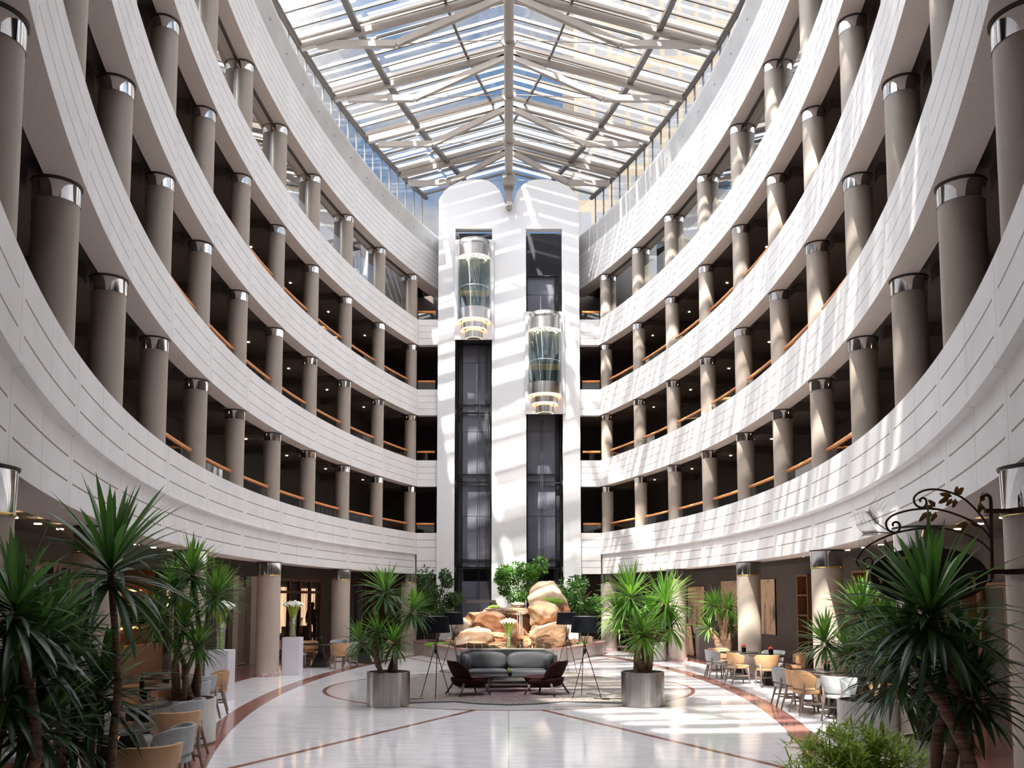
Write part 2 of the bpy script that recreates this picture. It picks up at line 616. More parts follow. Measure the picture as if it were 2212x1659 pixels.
M['redstone'] = noisy('red grey marble', (.30, .17, .15), (.50, .38, .36), scale=9, rough=.3)
col_hi = None
ORD = ['column nearest the lift tower', 'second column from the lift tower', 'third column from the lift tower', 'fourth column from the lift tower',
       'fifth column from the lift tower', 'sixth column from the lift tower', 'seventh column from the lift tower', 'eighth column from the lift tower',
       'ninth column from the lift tower', 'tenth column from the lift tower', 'eleventh column from the lift tower', 'twelfth column from the lift tower']
FL = {1: 'first gallery floor', 2: 'second gallery floor', 3: 'third gallery floor', 4: 'glazed top floor'}
last_vis = {1: 10, 2: 9, 3: 8, 4: 6}
for lv in (1, 2, 3, 4):
    zt = ZB[lv + 1][0]
    zb = ZB[lv][0] + .32
    proto = None
    for s, side in SIDES:
        for k in range(0, last_vis[lv] + 1):
            if proto is None:
                proto = make_column(.25, zt - zb, .24, False); o = proto
            else:
                o = copy_tree(proto)
            x, y = pol(k, R, s)
            o.location = (x, y, zb)
            o['label'] = 'taupe round %s, %s, %s side of the hall' % (ORD[k], FL[lv], side)
            o['group'] = 'round columns of the %s, %s side' % (FL[lv], side)
proto = None
gord = {0: 'farthest', 2: 'second farthest', 4: 'third farthest', 6: 'fourth farthest', 8: 'fifth farthest', 10: 'nearest'}
for s, side in SIDES:
    for k in (0, 2, 4, 6, 8, 10):
        if proto is None:
            proto = make_column(.33, ZB[1][0], .37, True); o = proto
        else:
            o = copy_tree(proto)
        x, y = pol(k, R, s)
        o.location = (x, y, 0)
        o['label'] = 'thick taupe ground floor column with chrome and brass collar, %s on the %s side' % (gord[k], side)
        o['group'] = 'thick ground floor columns, %s side' % side

M['ringm'] = bsdf('grey metal ring', (.25, .24, .23), .4, .5)
rg = None
for s, side in SIDES:
    for i in range(0, 15):
        if rg is None:
            rg = MB().tube([(.032 * cos(2 * pi * j / 14), 0, .032 * sin(2 * pi * j / 14)) for j in range(14)], .009, 6, closed=True).build('fixing_ring', M['ringm']); o = rg
        else: o = rg.copy(); C.objects.link(o)
        x, y = pol(-.3 + i * .5, RF - .085, s)
        o.location = (x, y, ZB[5][1] + .31)
        o.rotation_euler = (0, 0, s * ang(-.3 + i * .5) + pi / 2)
        tag(o, 'tiny grey fixing ring in the pale concrete kerb under the glass roof, %s side' % side, 'ring', 'fixing rings in the roof kerb, %s side' % side)

# ------------------------------------------------------------------ radial beams over the columns
for s, side in SIDES:
    for lv in (1, 2, 3):
        z = ZB[lv + 1][0]
        b = MB()
        for k in range(0, 11):
            p, q = pol(k, R + .35, s), pol(k, R + GB, s)
            b.bar((*p, z + .08), (*q, z + .08), .34, .24)
        b.build('ceiling', M['ceil'], kind='structure')

# ------------------------------------------------------------------ gallery handrails: one stretch per bay
BAY = ['first', 'second', 'third', 'fourth', 'fifth', 'sixth', 'seventh', 'eighth']
for s, side in SIDES:
    for lv in (1, 2, 3):
        z = ZB[lv][1]
        for k in range(0, 7):
            kk = [k + .10 + .80 * i / 6 for i in range(7)]
            mid = pol(k + .5, R, s)
            e = thing('railing', 'orange wooden handrail, %s floor, %s side, %s bay from the lift tower' % (FL[lv].split(' floor')[0], side, BAY[k]), 'railing', (mid[0], mid[1], z),
                      group='handrails of the %s, %s side' % (FL[lv], side))
            rel = [(pol(q, R, s)[0] - mid[0], pol(q, R, s)[1] - mid[1]) for q in kk]
            MB().tube([(a, b_, .4) for a, b_ in rel], .045, 10).build('handrail', M['rail'], e)
            gp = MB()
            for (xa, ya), (xb, yb) in zip(rel, rel[1:]):
                gp.add([(xa, ya, -.81), (xb, yb, -.81), (xb, yb, .34), (xa, ya, .34)], [(0, 1, 2, 3)])
            gp.build('glass_panel', M['rglass'], e, fix=False)
    for lv in (1, 2, 3, 4):
        z = ZB[lv][1]
        xa, xb = 3.97, 3.2
        e = thing('railing', 'short straight orange handrail beside the lift tower, %s, %s side' % (FL[lv], side), 'railing', (s * 3.6, YF + .2, z),
                  group='straight handrails beside the lift tower, %s' % side)
        MB().tube([(s * (xa - 3.6), 0, .4), (s * (xb - 3.6), 0, .4)], .05, 10).build('handrail', M['rail'], e)
        MB().box((s * -.02, 0, .17), (.76, .012, .34)).build('glass_panel', M['rglass'], e)

# ------------------------------------------------------------------ windows of the glazed top floor
wn = 0
for s, side in SIDES:
    for k in range(0, 11):
        wn += 1
        gm = MB()
        z0, z1 = ZB[4][0] + .32, ZB[5][0]
        ka, kb = k + .085, k + .915
        (xa, ya), (xb, yb) = pol(ka, R + .1, s), pol(kb, R + .1, s)
        wobj = bpy.data.objects.new('window_%d' % wn, None)
        C.objects.link(wobj)
        wobj['kind'] = 'structure'
        gm.add([(xa, ya, z0), (xb, yb, z0), (xb, yb, z1), (xa, ya, z1)], [(0, 1, 2, 3)])
        gm.build('pane', M['winglass'], wobj, fix=False, kind='structure')
        fr = MB()
        for za in (z0 + .03, z1 - .04): fr.bar((xa, ya, za), (xb, yb, za), .06, .08)
        fr.build('window_frame', M['mframe'], wobj, kind='structure')
    # roof slab outside the glazed floor
    MB().sweep([(RF + .7, 16.42), (RF + .7, 16.6), (R + 1.2, 16.6), (R + 1.2, 16.42)], -.9, KN, s, step=.25).build('ceiling', M['ceil'], kind='structure')
# ================================================================== GLASS ROOF
ZE = 21.0                                                   # eave height


def roof_line(Y):
    xe = max(.2, arcx(Y, R + .6))
    r0 = math.sqrt(XC ** 2 + (Y - YC) ** 2)
    return xe, ZE + .3 * max(0.2, R + .6 - r0)


Y0R, Y1R = 2.8, 40.2
YK = [pol(k, R)[1] for k in range(0, 12)]                    # truss positions
BARS = []
for k in range(-1, 11):
    ya = pol(k + 1, R)[1]; yb = pol(k, R)[1]
    for i in range(4): BARS.append(ya + (yb - ya) * i / 4)
BARS = sorted(y for y in BARS if Y0R < y < Y1R)


def roof_pt(s, Y, tt, dz=0):
    xe, zr = roof_line(Y)
    return (s * xe * tt, Y, zr + (ZE - zr) * tt + dz)


M['louvre'] = bsdf('white translucent sun louvre', (.55, .55, .55), .5)
lm = M['louvre'].node_tree
tl = lm.nodes.new('ShaderNodeBsdfTranslucent'); tl.inputs['Color'].default_value = (.95, .95, .95, 1)
mx = lm.nodes.new('ShaderNodeMixShader'); mx.inputs['Fac'].default_value = .4
lm.links.new(lm.nodes['Principled BSDF'].outputs[0], mx.inputs[1])
lm.links.new(tl.outputs[0], mx.inputs[2])
lm.links.new(mx.outputs[0], lm.nodes['Material Output'].inputs['Surface'])

for s, side in SIDES:
    # glass
    b = MB()
    ys = [Y0R + (Y1R - Y0R) * i / 60 for i in range(61)]
    for i in range(60):
        p = [roof_pt(s, ys[i], 0), roof_pt(s, ys[i], 1), roof_pt(s, ys[i + 1], 1), roof_pt(s, ys[i + 1], 0)]
        b.add(p, [(0, 1, 2, 3)])
    b.build('ceiling', M['roofglass'], kind='structure', fix=False)
    # upright glass band between the kerb and the eave
    b = MB()
    for i in range(60):
        xa, xb = roof_line(ys[i])[0], roof_line(ys[i + 1])[0]
        b.add([(s * xa, ys[i], 18.6), (s * xb, ys[i + 1], 18.6), (s * xb, ys[i + 1], ZE), (s * xa, ys[i], ZE)], [(0, 1, 2, 3)])
    b.build('ceiling', M['roofglass'], kind='structure', fix=False)
    # glazing bars
    b = MB()
    for Yb in BARS:
        b.bar(roof_pt(s, Yb, .02, .03), roof_pt(s, Yb, 1, .03), .065, .09)
        xe = roof_line(Yb)[0]
        b.bar((s * (xe + .02), Yb, 18.6), (s * (xe + .02), Yb, ZE), .04, .06)
    b.build('ceiling', M['truss_dark'], kind='structure')
    # sun louvres over the glass
    lr = random.Random(12)
    b = MB()
    for ya, yb in zip(BARS, BARS[1:]):
        h = yb - ya
        pat = lr.choice((((.05, .36), (.55, .78)), ((.05, .42),), ((.1, .32), (.5, .86)), ((.3, .74),), ((.05, .26), (.42, .60), (.74, .9))))
        for f0, f1 in (pat if ya < 33.6 else ((.04, .48), (.56, .93))):
            for t0, t1 in ((.02, .66), (.69, .99)):
                q0, q1 = ya + h * f0, ya + h * f1
                p = [roof_pt(s, q0, t0, .13), roof_pt(s, q0, t1, .13), roof_pt(s, q1, t1, .19), roof_pt(s, q1, t0, .19)]
                pb = [(x, y, z + .02) for x, y, z in p]
                b.add(p + pb, [(0, 3, 2, 1), (4, 5, 6, 7), (0, 1, 5, 4), (1, 2, 6, 5), (2, 3, 7, 6), (3, 0, 4, 7)])
    b.build('ceiling', M['louvre'], kind='structure')
    # curved pipe along the eave, curved beam half-way up, thin curved purlin
    ks = [-.75 + 12.0 * i / 72 for i in range(73)]
    MB().tube([(*pol(k, R + .55, s), 20.98) for k in ks], .11, 12).build('trim_%d' % (5 + s), M['truss_dark'], kind='structure')
    pts = []
    for k in ks:
        x, y = pol(k, R - 1.45)
        if x > .15: pts.append((s * x, y, ZE + .3 * 2.05 - .13))
    mb = MB()
    for p, q in zip(pts, pts[1:]): mb.bar(p, q, .2, .16)
    mb.build('trim_%d' % (8 + s), M['truss_dark'], kind='structure')
    pts = []
    for k in ks:
        x, y = pol(k, R - 4.4)
        if x > .1: pts.append((s * x, y, ZE + .3 * 5.0 - .1))
    mb = MB()
    for p, q in zip(pts, pts[1:]): mb.bar(p, q, .08, .1)
    mb.build('trim_%d' % (11 + s), M['truss_dark'], kind='structure')

    # solid roof over the entrance end, behind the camera's view
    b = MB()
    ya = [-.6 + (Y0R + .6) * i / 10 for i in range(11)]
    for y0_, y1_ in zip(ya, ya[1:]):
        q0, q1 = roof_pt(s, max(y0_, 3), 0), roof_pt(s, max(y1_, 3), 0)
        b.add([(0, y0_, q0[2]), (s * 11, y0_, 20.2), (s * 11, y1_, 20.2), (0, y1_, q1[2])], [(0, 1, 2, 3)])
        b.add([(0, y0_, q0[2] + .3), (s * 11, y0_, 20.5), (s * 11, y1_, 20.5), (0, y1_, q1[2] + .3)], [(0, 1, 2, 3)])
    b.build('ceiling', M['gwall'], kind='structure', fix=False)

# long ridge tube with its flanges
def node_z(Y):
    return 21.25 - .55 * ((Y - YC) / 15.0) ** 2


e = thing('ridge_beam', 'long cream central ridge tube running down the middle of the glass roof', 'roof beam')
ysr = [YK[-1] + (37.3 - YK[-1]) * i / 40 for i in range(41)]
MB().tube([(0, y, node_z(y)) for y in ysr], .17, 16).build('tube', M['truss'], e)
for y in YK:
    MB().tube([(0, y - .05, node_z(y)), (0, y + .05, node_z(y))], .27, 16).build('flange', M['truss'], e)
ze = node_z(36.9)
mb = MB()
mb.prism([(-.27, 36.2), (.27, 36.2), (.17, 36.9), (-.17, 36.9)], ze - .55, ze - .1)
mb.box((0, 36.55, ze - 1.0), (.2, .18, 1.1))
mb.box((0, 36.45, ze - 1.0), (.3, .03, 1.1))
mb.build('end_bracket', M['truss'], e)
e = thing('camera_box', 'small white box with two dark lenses on the end of the ridge beam', 'camera', (0, 36.38, ze - 1.35))
MB().box((0, 0, 0), (.16, .1, .14)).build('housing', M['white'], e)
for x in (-.035, .035): MB().tube([(x, -.05, 0), (x, -.065, 0)], .02, 10).build('lens', M['blackm'], e)

# trusses
tn = ['over the lift tower end', 'second from the lift tower', 'third from the lift tower', 'fourth from the lift tower', 'fifth from the lift tower', 'sixth from the lift tower', 'seventh from the lift tower']
for k in range(0, 12):
    Yt = YK[k]
    xe, zr = roof_line(Yt)
    zn = node_z(Yt)
    lab = 'cream steel roof truss %s' % tn[k] if k < 7 else 'cream steel roof truss near the top edge of view'
    e = thing('roof_truss', lab, 'truss', (0, Yt, zn), group='steel trusses of the glass roof')
    for s in (-1, 1):
        top = (s * .12, 0, zr - .28 - zn)
        eave = (s * xe * .985, 0, ZE - .12 - zn)
        bend = (s * xe * .535, 0, -.15)
        xo = s * xe * .96
        MB().bar(top, eave, .17, .2).build('rafter', M['truss'], e)
        MB().bar((s * .15, -.3, zr - .12 - zn), (s * xe, -.3, ZE - .02 - zn), .11, .13).build('upper_rail', M['truss'], e)
        tb = MB().bar((s * xe * .91, .02, -.16), bend, .17, .22)
        tb.bar(bend, (s * .14, 0, zr - .42 - zn), .17, .22)
        tb.build('bottom_chord', M['truss'], e)
        MB().tube([bend, (s * .1, 0, 0)], .017, 8).build('tie_rod', M['truss'], e)
    MB().tube([(0, 0, 0), (0, 0, zr - .3 - zn)], .05, 10).build('king_post', M['truss'], e)

# ================================================================== LIFT TOWER
YT = 36.70
HW = 3.07
ZO = at(1099, 494, YT).z
OP = [(at(984, 494, YT).x, at(1063, 494, YT).x), (at(1136, 494, YT).x, at(1214, 494, YT).x)]
def tp(px, py): p = at(px, py, YT); return (p.x, p.z)
poly = [(-HW, 0), (OP[0][0], 0), (OP[0][0], ZO), (OP[0][1], ZO), (OP[0][1], 0), (OP[1][0], 0), (OP[1][0], ZO), (OP[1][1], ZO), (OP[1][1], 0), (HW, 0)]
right = [(1254, 448), (1249, 447), (1250, 434), (1246.5, 425), (1238, 412), (1225, 402), (1207, 393), (1184, 388), (1160, 387.5), (1144, 390), (1131, 398), (1122, 407), (1115, 418), (1110, 431), (1106.5, 443)]
left = [(2198 - x, y) for x, y in right][::-1]
poly += [(HW, tp(1254, 448)[1])] + [tp(*q) for q in right[1:]] + [tp(*q) for q in left[:-1]] + [(-HW, tp(1254, 448)[1])]
tw = MB()
n = len(poly)
tw.v = [(x, YT, z) for x, z in poly] + [(x, YT + .35, z) for x, z in poly]
tw.face(list(range(n)))
tw.face([n + i for i in range(n)][::-1])
for i in range(n):
    j = (i + 1) % n
    tw.face((i, n + i, n + j, j))
tw.build('wall_back', M['white'], kind='structure')
# side returns and shaft lining
for s in (-1, 1):
    MB().box((s * (HW - .1), YT + 1.6, 9.9), (.2, 2.5, 19.8)).build('wall_back', M['white'], kind='structure')
MB().box((0, YT + 2.5, 9.6), (2 * HW - .4, .12, 19.2)).build('wall_back', M['slate_dark'], kind='structure')
MB().box((0, YT + 1.4, 9.6), (.6, 2.1, 19.2)).build('wall_back', M['slate_dark'], kind='structure')

# landing doors and ledges in the two shafts
for si, (xa, xb) in enumerate(OP):
    xm, ww = (xa + xb) / 2, xb - xa
    nm = ('left', 'right')[si]
    for lv, zf in enumerate((0.0, 5.0, 8.13, 11.23, 14.33)):
        zf0 = 0 if lv == 0 else ZB[lv][0] + .32
        zn_ = ZB[lv + 1][0] + .32
        yb = YT + 1.05
        e = thing('landing_door', 'slate grey lift landing doors, %s, %s shaft' % ('ground floor' if lv == 0 else FL[lv], nm), 'door', (xm, yb, zf0), group='lift landing doors of the %s shaft' % nm)
        off = .12 if si == 0 else -.12
        for q in (-1, 1):
            MB().box((off + q * .31, 0, 1.12), (.605, .05, 2.2)).build('door_leaf', M['slate'], e)
        MB().box((off, -.03, 1.12), (.025, .02, 2.15)).build('door_seam', M['steel'], e)
        MB().box((off, .02, 2.6), (1.24, .08, .72)).build('header_panel', M['slate'], e)
        sp_ = MB()
        sp_.box((off - .69 if si == 0 else off + .69, .12, (zn_ - zf0) / 2), (.26, .05, zn_ - zf0 - .1))
        sp_.build('side_panel', M['slate_dark'], e)
        MB().box((0, -.12, zn_ - zf0 - .05), (ww - .04, .14, .05)).build('ledge', M['blackm'], e)
        if lv:
            MB().box((0, -.1, .32), (ww - .04, .1, .035)).build('ledge', M['blackm'], e)
            MB().box((off, .04, (zn_ - zf0 + 2.9) / 2), (1.24, .06, zn_ - zf0 - 3.0 + .06)).build('header_panel', M['slate'], e)
    # guide rails and travelling cables
    e = thing('lift_cables', 'dark guide rails and hanging cables in the %s lift shaft' % nm, 'cables', (xm, YT + .75, 0))
    top = at(1099, 735 if si == 0 else 900, YT).z
    mb = MB()
    for i, x in enumerate((.18, .26, .5, .56, .62) if si == 0 else (-.14, -.06)):
        if i in (0, 1) or si == 1:
            mb.tube([(x, 0, 1.2), (x, 0, top)], .012, 6)
        else:
            zb = 2.1 + i * .25
            mb.tube([(.74 - (i - 2) * .02, .1, .9), (.73, 0, zb - .5), (.68, 0, zb), (x + .02, 0, zb + .9), (x, 0, zb + 2), (x, 0, top)], .014, 6)
    mb.build('cable', M['blackm'], e)
    for x in (-ww / 2 + .06, ww / 2 - .06):
        MB().box((x, -.05, ZO / 2), (.05, .06, ZO - .1)).build('guide_rail', M['blackm'], e)

# steel canopy over the ground floor entrance of the left lift
e = thing('lift_canopy', 'thin brushed steel canopy bar over the ground floor door of the left lift', 'canopy', (at(1027, 1300, YT - .3).x, YT - .3, 0))
zc_ = at(1027, 1299, YT - .3).z
MB().box((0, 0, zc_), (1.72, .5, .11)).build('canopy_bar', M['steel'], e)
for q in (-1, 1): MB().box((q * .82, 0, zc_ / 2), (.06, .06, zc_)).build('post', M['steel'], e)

# the tall gold building outside, seen through the roof
M['gold'] = bsdf('gold facade panels', (.05, .04, .02), .5)
gg = G(M['gold'])
tt_ = M['gold'].node_tree
co = gg.n('ShaderNodeTexCoord'); sp = gg.n('ShaderNodeSeparateXYZ')
tt_.links.new(co.outputs['Object'], sp.inputs[0])
ux = gg.m('FRACT', gg.m('MULTIPLY', sp.outputs[0], .62))
uz = gg.m('FRACT', gg.m('MULTIPLY', sp.outputs[2], .29))
win = gg.m('MULTIPLY', gg.m('GREATER_THAN', ux, .28), gg.m('MULTIPLY', gg.m('GREATER_THAN', uz, .12), gg.m('LESS_THAN', uz, .8)))
nn = gg.n('ShaderNodeTexNoise'); nn.inputs['Scale'].default_value = .35
tt_.links.new(co.outputs['Object'], nn.inputs['Vector'])
wc = gg.mix(nn.outputs['Fac'], (.012, .017, .027), (.046, .043, .041))
tt_.links.new(gg.mix(win, (.075, .052, .022), wc), tt_.nodes['Principled BSDF'].inputs['Base Color'])
e = thing('office_tower', 'tall gold panelled office building seen beyond the right roof slope', 'building', (22, 84, 0))
MB().box((0, 0, 42), (32, 16, 84)).build('facade', M['gold'], e)
# ================================================================== GROUND FLOOR WALLS, RESTAURANT, FITTINGS
M['curtain'] = emit('daylit warm window curtain', (1.0, .55, .27), .5)
gg = G(M['curtain']); tt_ = M['curtain'].node_tree
co = gg.n('ShaderNodeTexCoord'); mp = gg.n('ShaderNodeMapping'); mp.inputs['Scale'].default_value = (5, 5, .25)
nz = gg.n('ShaderNodeTexNoise'); nz.inputs['Scale'].default_value = 1.6; nz.inputs['Detail'].default_value = 3
tt_.links.new(co.outputs['Object'], mp.inputs['Vector']); tt_.links.new(mp.outputs[0], nz.inputs['Vector'])
em_ = [n for n in tt_.nodes if n.type == 'EMISSION'][0]
rp = gg.n('ShaderNodeValToRGB')
rp.color_ramp.elements[0].position, rp.color_ramp.elements[0].color = .38, (.40, .17, .07, 1)
rp.color_ramp.elements[1].position, rp.color_ramp.elements[1].color = .60, (1.0, .70, .45, 1)
tt_.links.new(nz.outputs['Fac'], rp.inputs['Fac']); tt_.links.new(rp.outputs['Color'], em_.inputs['Color'])
M['daywin'] = emit('white daylight in a far window', (.95, .97, 1.0), 1.6)
M['amber'] = emit('amber shelf light', (1.0, .42, .12), 1.3)
M['bulb'] = emit('warm lit lamp', (1.0, .74, .42), 8)
M['pane'] = thin_glass('restaurant door glass', (.8, .82, .8), .05)
M['woodl'] = noisy('mid brown timber', (.22, .10, .055), (.29, .14, .08), scale=3, rough=.4, stretch=(6, 6, .6))
M['pilaster'] = bsdf('beige grey stone pilaster', (.36, .31, .28), .5)
M['black'] = bsdf('near black lacquer', (.012, .012, .014), .3)


def wall_seg(k0, k1, z0, z1, s, m, r0=R + GB, th=.15, name=None):
    return MB().sweep([(r0, z0), (r0, z1), (r0 + th, z1), (r0 + th, z0)], k0, k1, s, step=.2).build(name or ('wall_left' if s < 0 else 'wall_right'), m, kind='structure')


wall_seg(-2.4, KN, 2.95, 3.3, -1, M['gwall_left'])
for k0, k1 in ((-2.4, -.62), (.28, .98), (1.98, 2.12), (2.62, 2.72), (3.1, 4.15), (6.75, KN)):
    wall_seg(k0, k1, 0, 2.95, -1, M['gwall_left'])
for k0, k1 in ((2.58, 2.74), (3.02, 3.14), (4.15, 4.32)):
    wall_seg(k0, k1, 0, 2.95 if k0 < 4 else 3.3, -1, M['pilaster'], R + GB - .16, .2, 'trim_1')
wall_seg(2.12, 2.62, 0, 2.95, -1, M['redstone'], R + GB + .5, .12)
wall_seg(2.12, 2.62, 0, .35, -1, M['redstone'], R + GB + .2, .3)
# restaurant beyond the doors
wall_seg(-3.5, 7.2, 0, 3.3, -1, M['gwall_left'], R + 7.4, .15)
wall_seg(-3.5, 7.2, 3.22, 3.3, -1, M['ceil'], R + GB + .15, 5, 'ceiling')
wall_seg(-1.2, 3.2, 0, .3, -1, M['wood'], R + GB + .3, 4.6, 'floor')
cw = 0
for k0, k1, z0, z1, m in ((-1.5, -1.2, .6, 2.7, 'curtain'), (-1.05, -.75, .6, 2.7, 'curtain'), (-.45, -.2, .6, 2.75, 'curtain'), (.0, .14, .6, 2.4, 'curtain'), (.45, .6, .6, 2.4, 'curtain'), (.85, 1.0, .6, 2.4, 'curtain'), (5.2, 5.75, .3, 2.9, 'daywin'), (6.05, 6.3, .3, 2.9, 'daywin'), (1.6, 1.85, 1.9, 2.75, 'curtain')):
    cw += 1
    wall_seg(k0, k1, z0, z1, -1, M[m], R + 7.3, .04, 'window_%d' % (22 + cw))


def glazed(name, k0, k1, n, s, top=2.95, transom=2.45, fm_='wood', handle=None):
    o = bpy.data.objects.new(name, None)
    C.objects.link(o)
    o['kind'] = 'structure'
    r = R + GB + .07
    fr = MB()
    for i in range(n + 1):
        k = k0 + (k1 - k0) * i / n
        p = pol(k, r, s)
        fr.bar((*p, 0), (*p, top), .1, .12, up=(cos(ang(k)) * s, sin(ang(k)), 0))
    for z in (top - .05, transom, .08):
        for i in range(n):
            p, q = pol(k0 + (k1 - k0) * i / n, r, s), pol(k0 + (k1 - k0) * (i + 1) / n, r, s)
            fr.bar((*p, z), (*q, z), .1, .1 if z > 1 else .16)
    fr.build('door_frame', M[fm_], o, kind='structure')
    pn = MB()
    for i in range(n):
        p, q = pol(k0 + (k1 - k0) * i / n, r, s), pol(k0 + (k1 - k0) * (i + 1) / n, r, s)
        pn.add([(*p, .1), (*q, .1), (*q, top - .1), (*p, top - .1)], [(0, 1, 2, 3)])
    pn.build('pane', M['pane'], o, fix=False, kind='structure')
    if handle is not None:
        p = pol(handle, r - .09, s)
        MB().tube([(*p, .9), (*p, 1.5)], .015, 8).build('door_handle', M['brass'], o, kind='structure')


glazed('door_1', -.62, .28, 4, -1)
glazed('door_2', .98, 1.98, 4, -1, handle=1.45)
glazed('door_3', 5.45, 6.75, 5, -1)

# slatted shutter
sh = thing('slatted_shutter', 'grey brown vertical slatted shutter between two beige pilasters, left wall', 'shutter', (0, 0, 0))
b = MB()
for i in range(11):
    p = pol(2.76 + .025 * i, R + GB + .05, -1)
    b.bar((*p, .05), (*p, 2.55), .035, .05, up=(cos(ang(2.9)) * -1, sin(ang(2.9)), 0))
b.build('slats', M['pilaster'], sh)
b = MB()
for z in (.05, 2.55): b.bar((*pol(2.74, R + GB + .05, -1), z), (*pol(3.03, R + GB + .05, -1), z), .06, .06)
b.build('shutter_frame', M['pilaster'], sh)

# bar with lit shelves
px_, py_ = pol(4.85, R + GB + .6, -1)
e = thing('bar_cabinet', 'tall dark timber bar cabinet with amber lit shelves behind the left plants', 'bar cabinet', (px_, py_, 0), rz=-ang(4.85))
MB().box((-.25, 0, 1.5), (.06, 3.0, 3.0)).build('back_panel', M['wood'], e)
for y in (-1.5, 1.5): MB().box((0, y, 1.5), (.5, .06, 3.0)).build('side_panel', M['wood'], e)
for z in (.95, 1.5, 2.05): MB().box((0, 0, z), (.48, 2.94, .04)).build('shelf', M['woodl'], e)
for z in (1.42, 2.42): MB().box((-.1, 0, z), (.06, 2.8, .05)).build('shelf_light', M['amber'], e)
MB().box((.35, 0, .5), (.35, 3.0, 1.0)).build('counter_front', M['woodl'], e)
M['bottle'] = bsdf('dark green bottle glass', (.02, .035, .015), .08)
b0 = None
for zz in (1.52, 2.07):
    for i in range(12):
        if b0 is None:
            b0 = MB().lathe([(0, 0), (.037, 0), (.037, .18), (.014, .23), (.014, .3), (0, .3)], 10).build('bottle', M['bottle']); o = b0
        else:
            o = b0.copy(); C.objects.link(o)
        a = -ang(4.85)
        lx, ly = .08, -1.3 + .235 * i + rnd.uniform(-.03, .03)
        o.location = (px_ + lx * cos(a) - ly * sin(a), py_ + lx * sin(a) + ly * cos(a), zz)
        tag(o, 'dark bottle standing on the %s shelf of the amber lit bar cabinet' % ('lower' if zz < 2 else 'upper'), 'bottle', 'bottles on the bar shelves, %s' % ('lower' if zz < 2 else 'upper'))

# sideboard, vases and the person in the restaurant
sx, sy = pol(.62, R + 4.2, -1)
e = thing('sideboard', 'black sideboard inside the restaurant behind the timber glass doors', 'sideboard', (sx, sy, .3), rz=-ang(.6) + pi / 2)
MB().box((0, 0, .38), (1.6, .45, .76)).build('body', M['black'], e)
for q in (-.4, .4): MB().box((q, -.235, .38), (.76, .02, .7)).build('door', M['black'], e)
M['petal'] = bsdf('white calla petal', (.88, .87, .80), .5, Subsurface_Weight=.0)
M['petal_g'] = bsdf('yellow green calla throat', (.68, .70, .22), .5)
M['stem'] = noisy('bright green flower stem', (.34, .46, .04), (.50, .60, .10), scale=20, rough=.45)
M['vaseglass'] = thin_glass('clear vase glass', (.93, .97, .94), .05)
for i, q in enumerate((-.3, .28)):
    e = thing('flower_vase', 'small vase of pale yellow flowers on the black sideboard, %s one' % ('left' if i == 0 else 'right'), 'vase', (sx + q * cos(-ang(.6) + pi / 2), sy + q * sin(-ang(.6) + pi / 2), 1.06))
    MB().lathe([(.0, 0), (.05, 0), (.06, .2)], 12).build('glass', M['vaseglass'], e)
    b = MB()
    for j in range(9):
        a = j * 2.4
        b.tube([(0, 0, .02), (.02 * cos(a), .02 * sin(a), .2), (.08 * cos(a), .08 * sin(a), .32)], [.006, .006, .03], 6)
    b.build('flowers', M['petal_g'], e)

# ---- the person behind the glass
M['suit'] = bsdf('near black waiter clothes', (.012, .012, .016), .8)
M['skin'] = bsdf('dark skin in shade', (.16, .085, .055), .55)
M['hair'] = bsdf('black hair', (.01, .009, .008), .6)


def skin_body(name, joints, edges, radii, mat_, parent, sub=2, root=0):
    me = bpy.data.meshes.new(name)
    me.from_pydata([Vector(j) for j in joints], edges, [])
    o = bpy.data.objects.new(name, me)
    C.objects.link(o)
    me.materials.append(mat_)
    md = o.modifiers.new('skin', 'SKIN')
    if not me.skin_vertices: me.skin_vertices.new()
    for i, r_ in enumerate(radii):
        me.skin_vertices[0].data[i].radius = r_ if isinstance(r_, tuple) else (r_, r_)
        me.skin_vertices[0].data[i].use_root = (i == root)
    md.use_smooth_shade = True
    sbm = o.modifiers.new('sub', 'SUBSURF'); sbm.levels = sub; sbm.render_levels = sub
    o.parent = parent
    return o


pxn, pyn = pol(.66, R + 3.4, -1)
e = thing('person', 'person in dark clothes standing with back turned behind the restaurant glass', 'person', (pxn, pyn, .3), rz=-.1)
J = [(0, 0, .98), (0, .01, 1.15), (0, 0, 1.34), (0, 0, 1.46), (0, -.01, 1.52), (0, -.02, 1.60), (0, -.02, 1.70),
     (-.09, 0, .93), (-.10, -.02, .50), (-.10, .02, .09), (-.10, -.12, .04),
     (.09, 0, .93), (.11, -.02, .50), (.12, .02, .09), (.13, -.12, .04),
     (-.18, 0, 1.40), (-.26, .02, 1.14), (-.20, -.14, .98), (.18, 0, 1.40), (.27, .02, 1.14), (.22, -.15, 1.0)]
E_ = [(0, 1), (1, 2), (2, 3), (3, 4), (4, 5), (5, 6), (0, 7), (7, 8), (8, 9), (9, 10), (0, 11), (11, 12), (12, 13), (13, 14), (2, 15), (15, 16), (16, 17), (2, 18), (18, 19), (19, 20)]
Rr = [(.15, .11), (.13, .10), (.16, .11), (.08, .07), .052, (.075, .09), (.06, .075), .085, .06, .042, .035, .085, .06, .042, .035, .06, .045, .032, .06, .045, .032]
skin_body('body', J, E_, Rr, M['suit'], e)
MB().lathe([(0, 1.50), (.05, 1.505), (.076, 1.56), (.083, 1.62), (.075, 1.69), (.04, 1.735), (0, 1.745)], 20).build('head', M['skin'], e)
MB().lathe([(.086, 1.60), (.09, 1.66), (.078, 1.72), (.045, 1.755), (0, 1.765)], 20).build('hair', M['hair'], e)
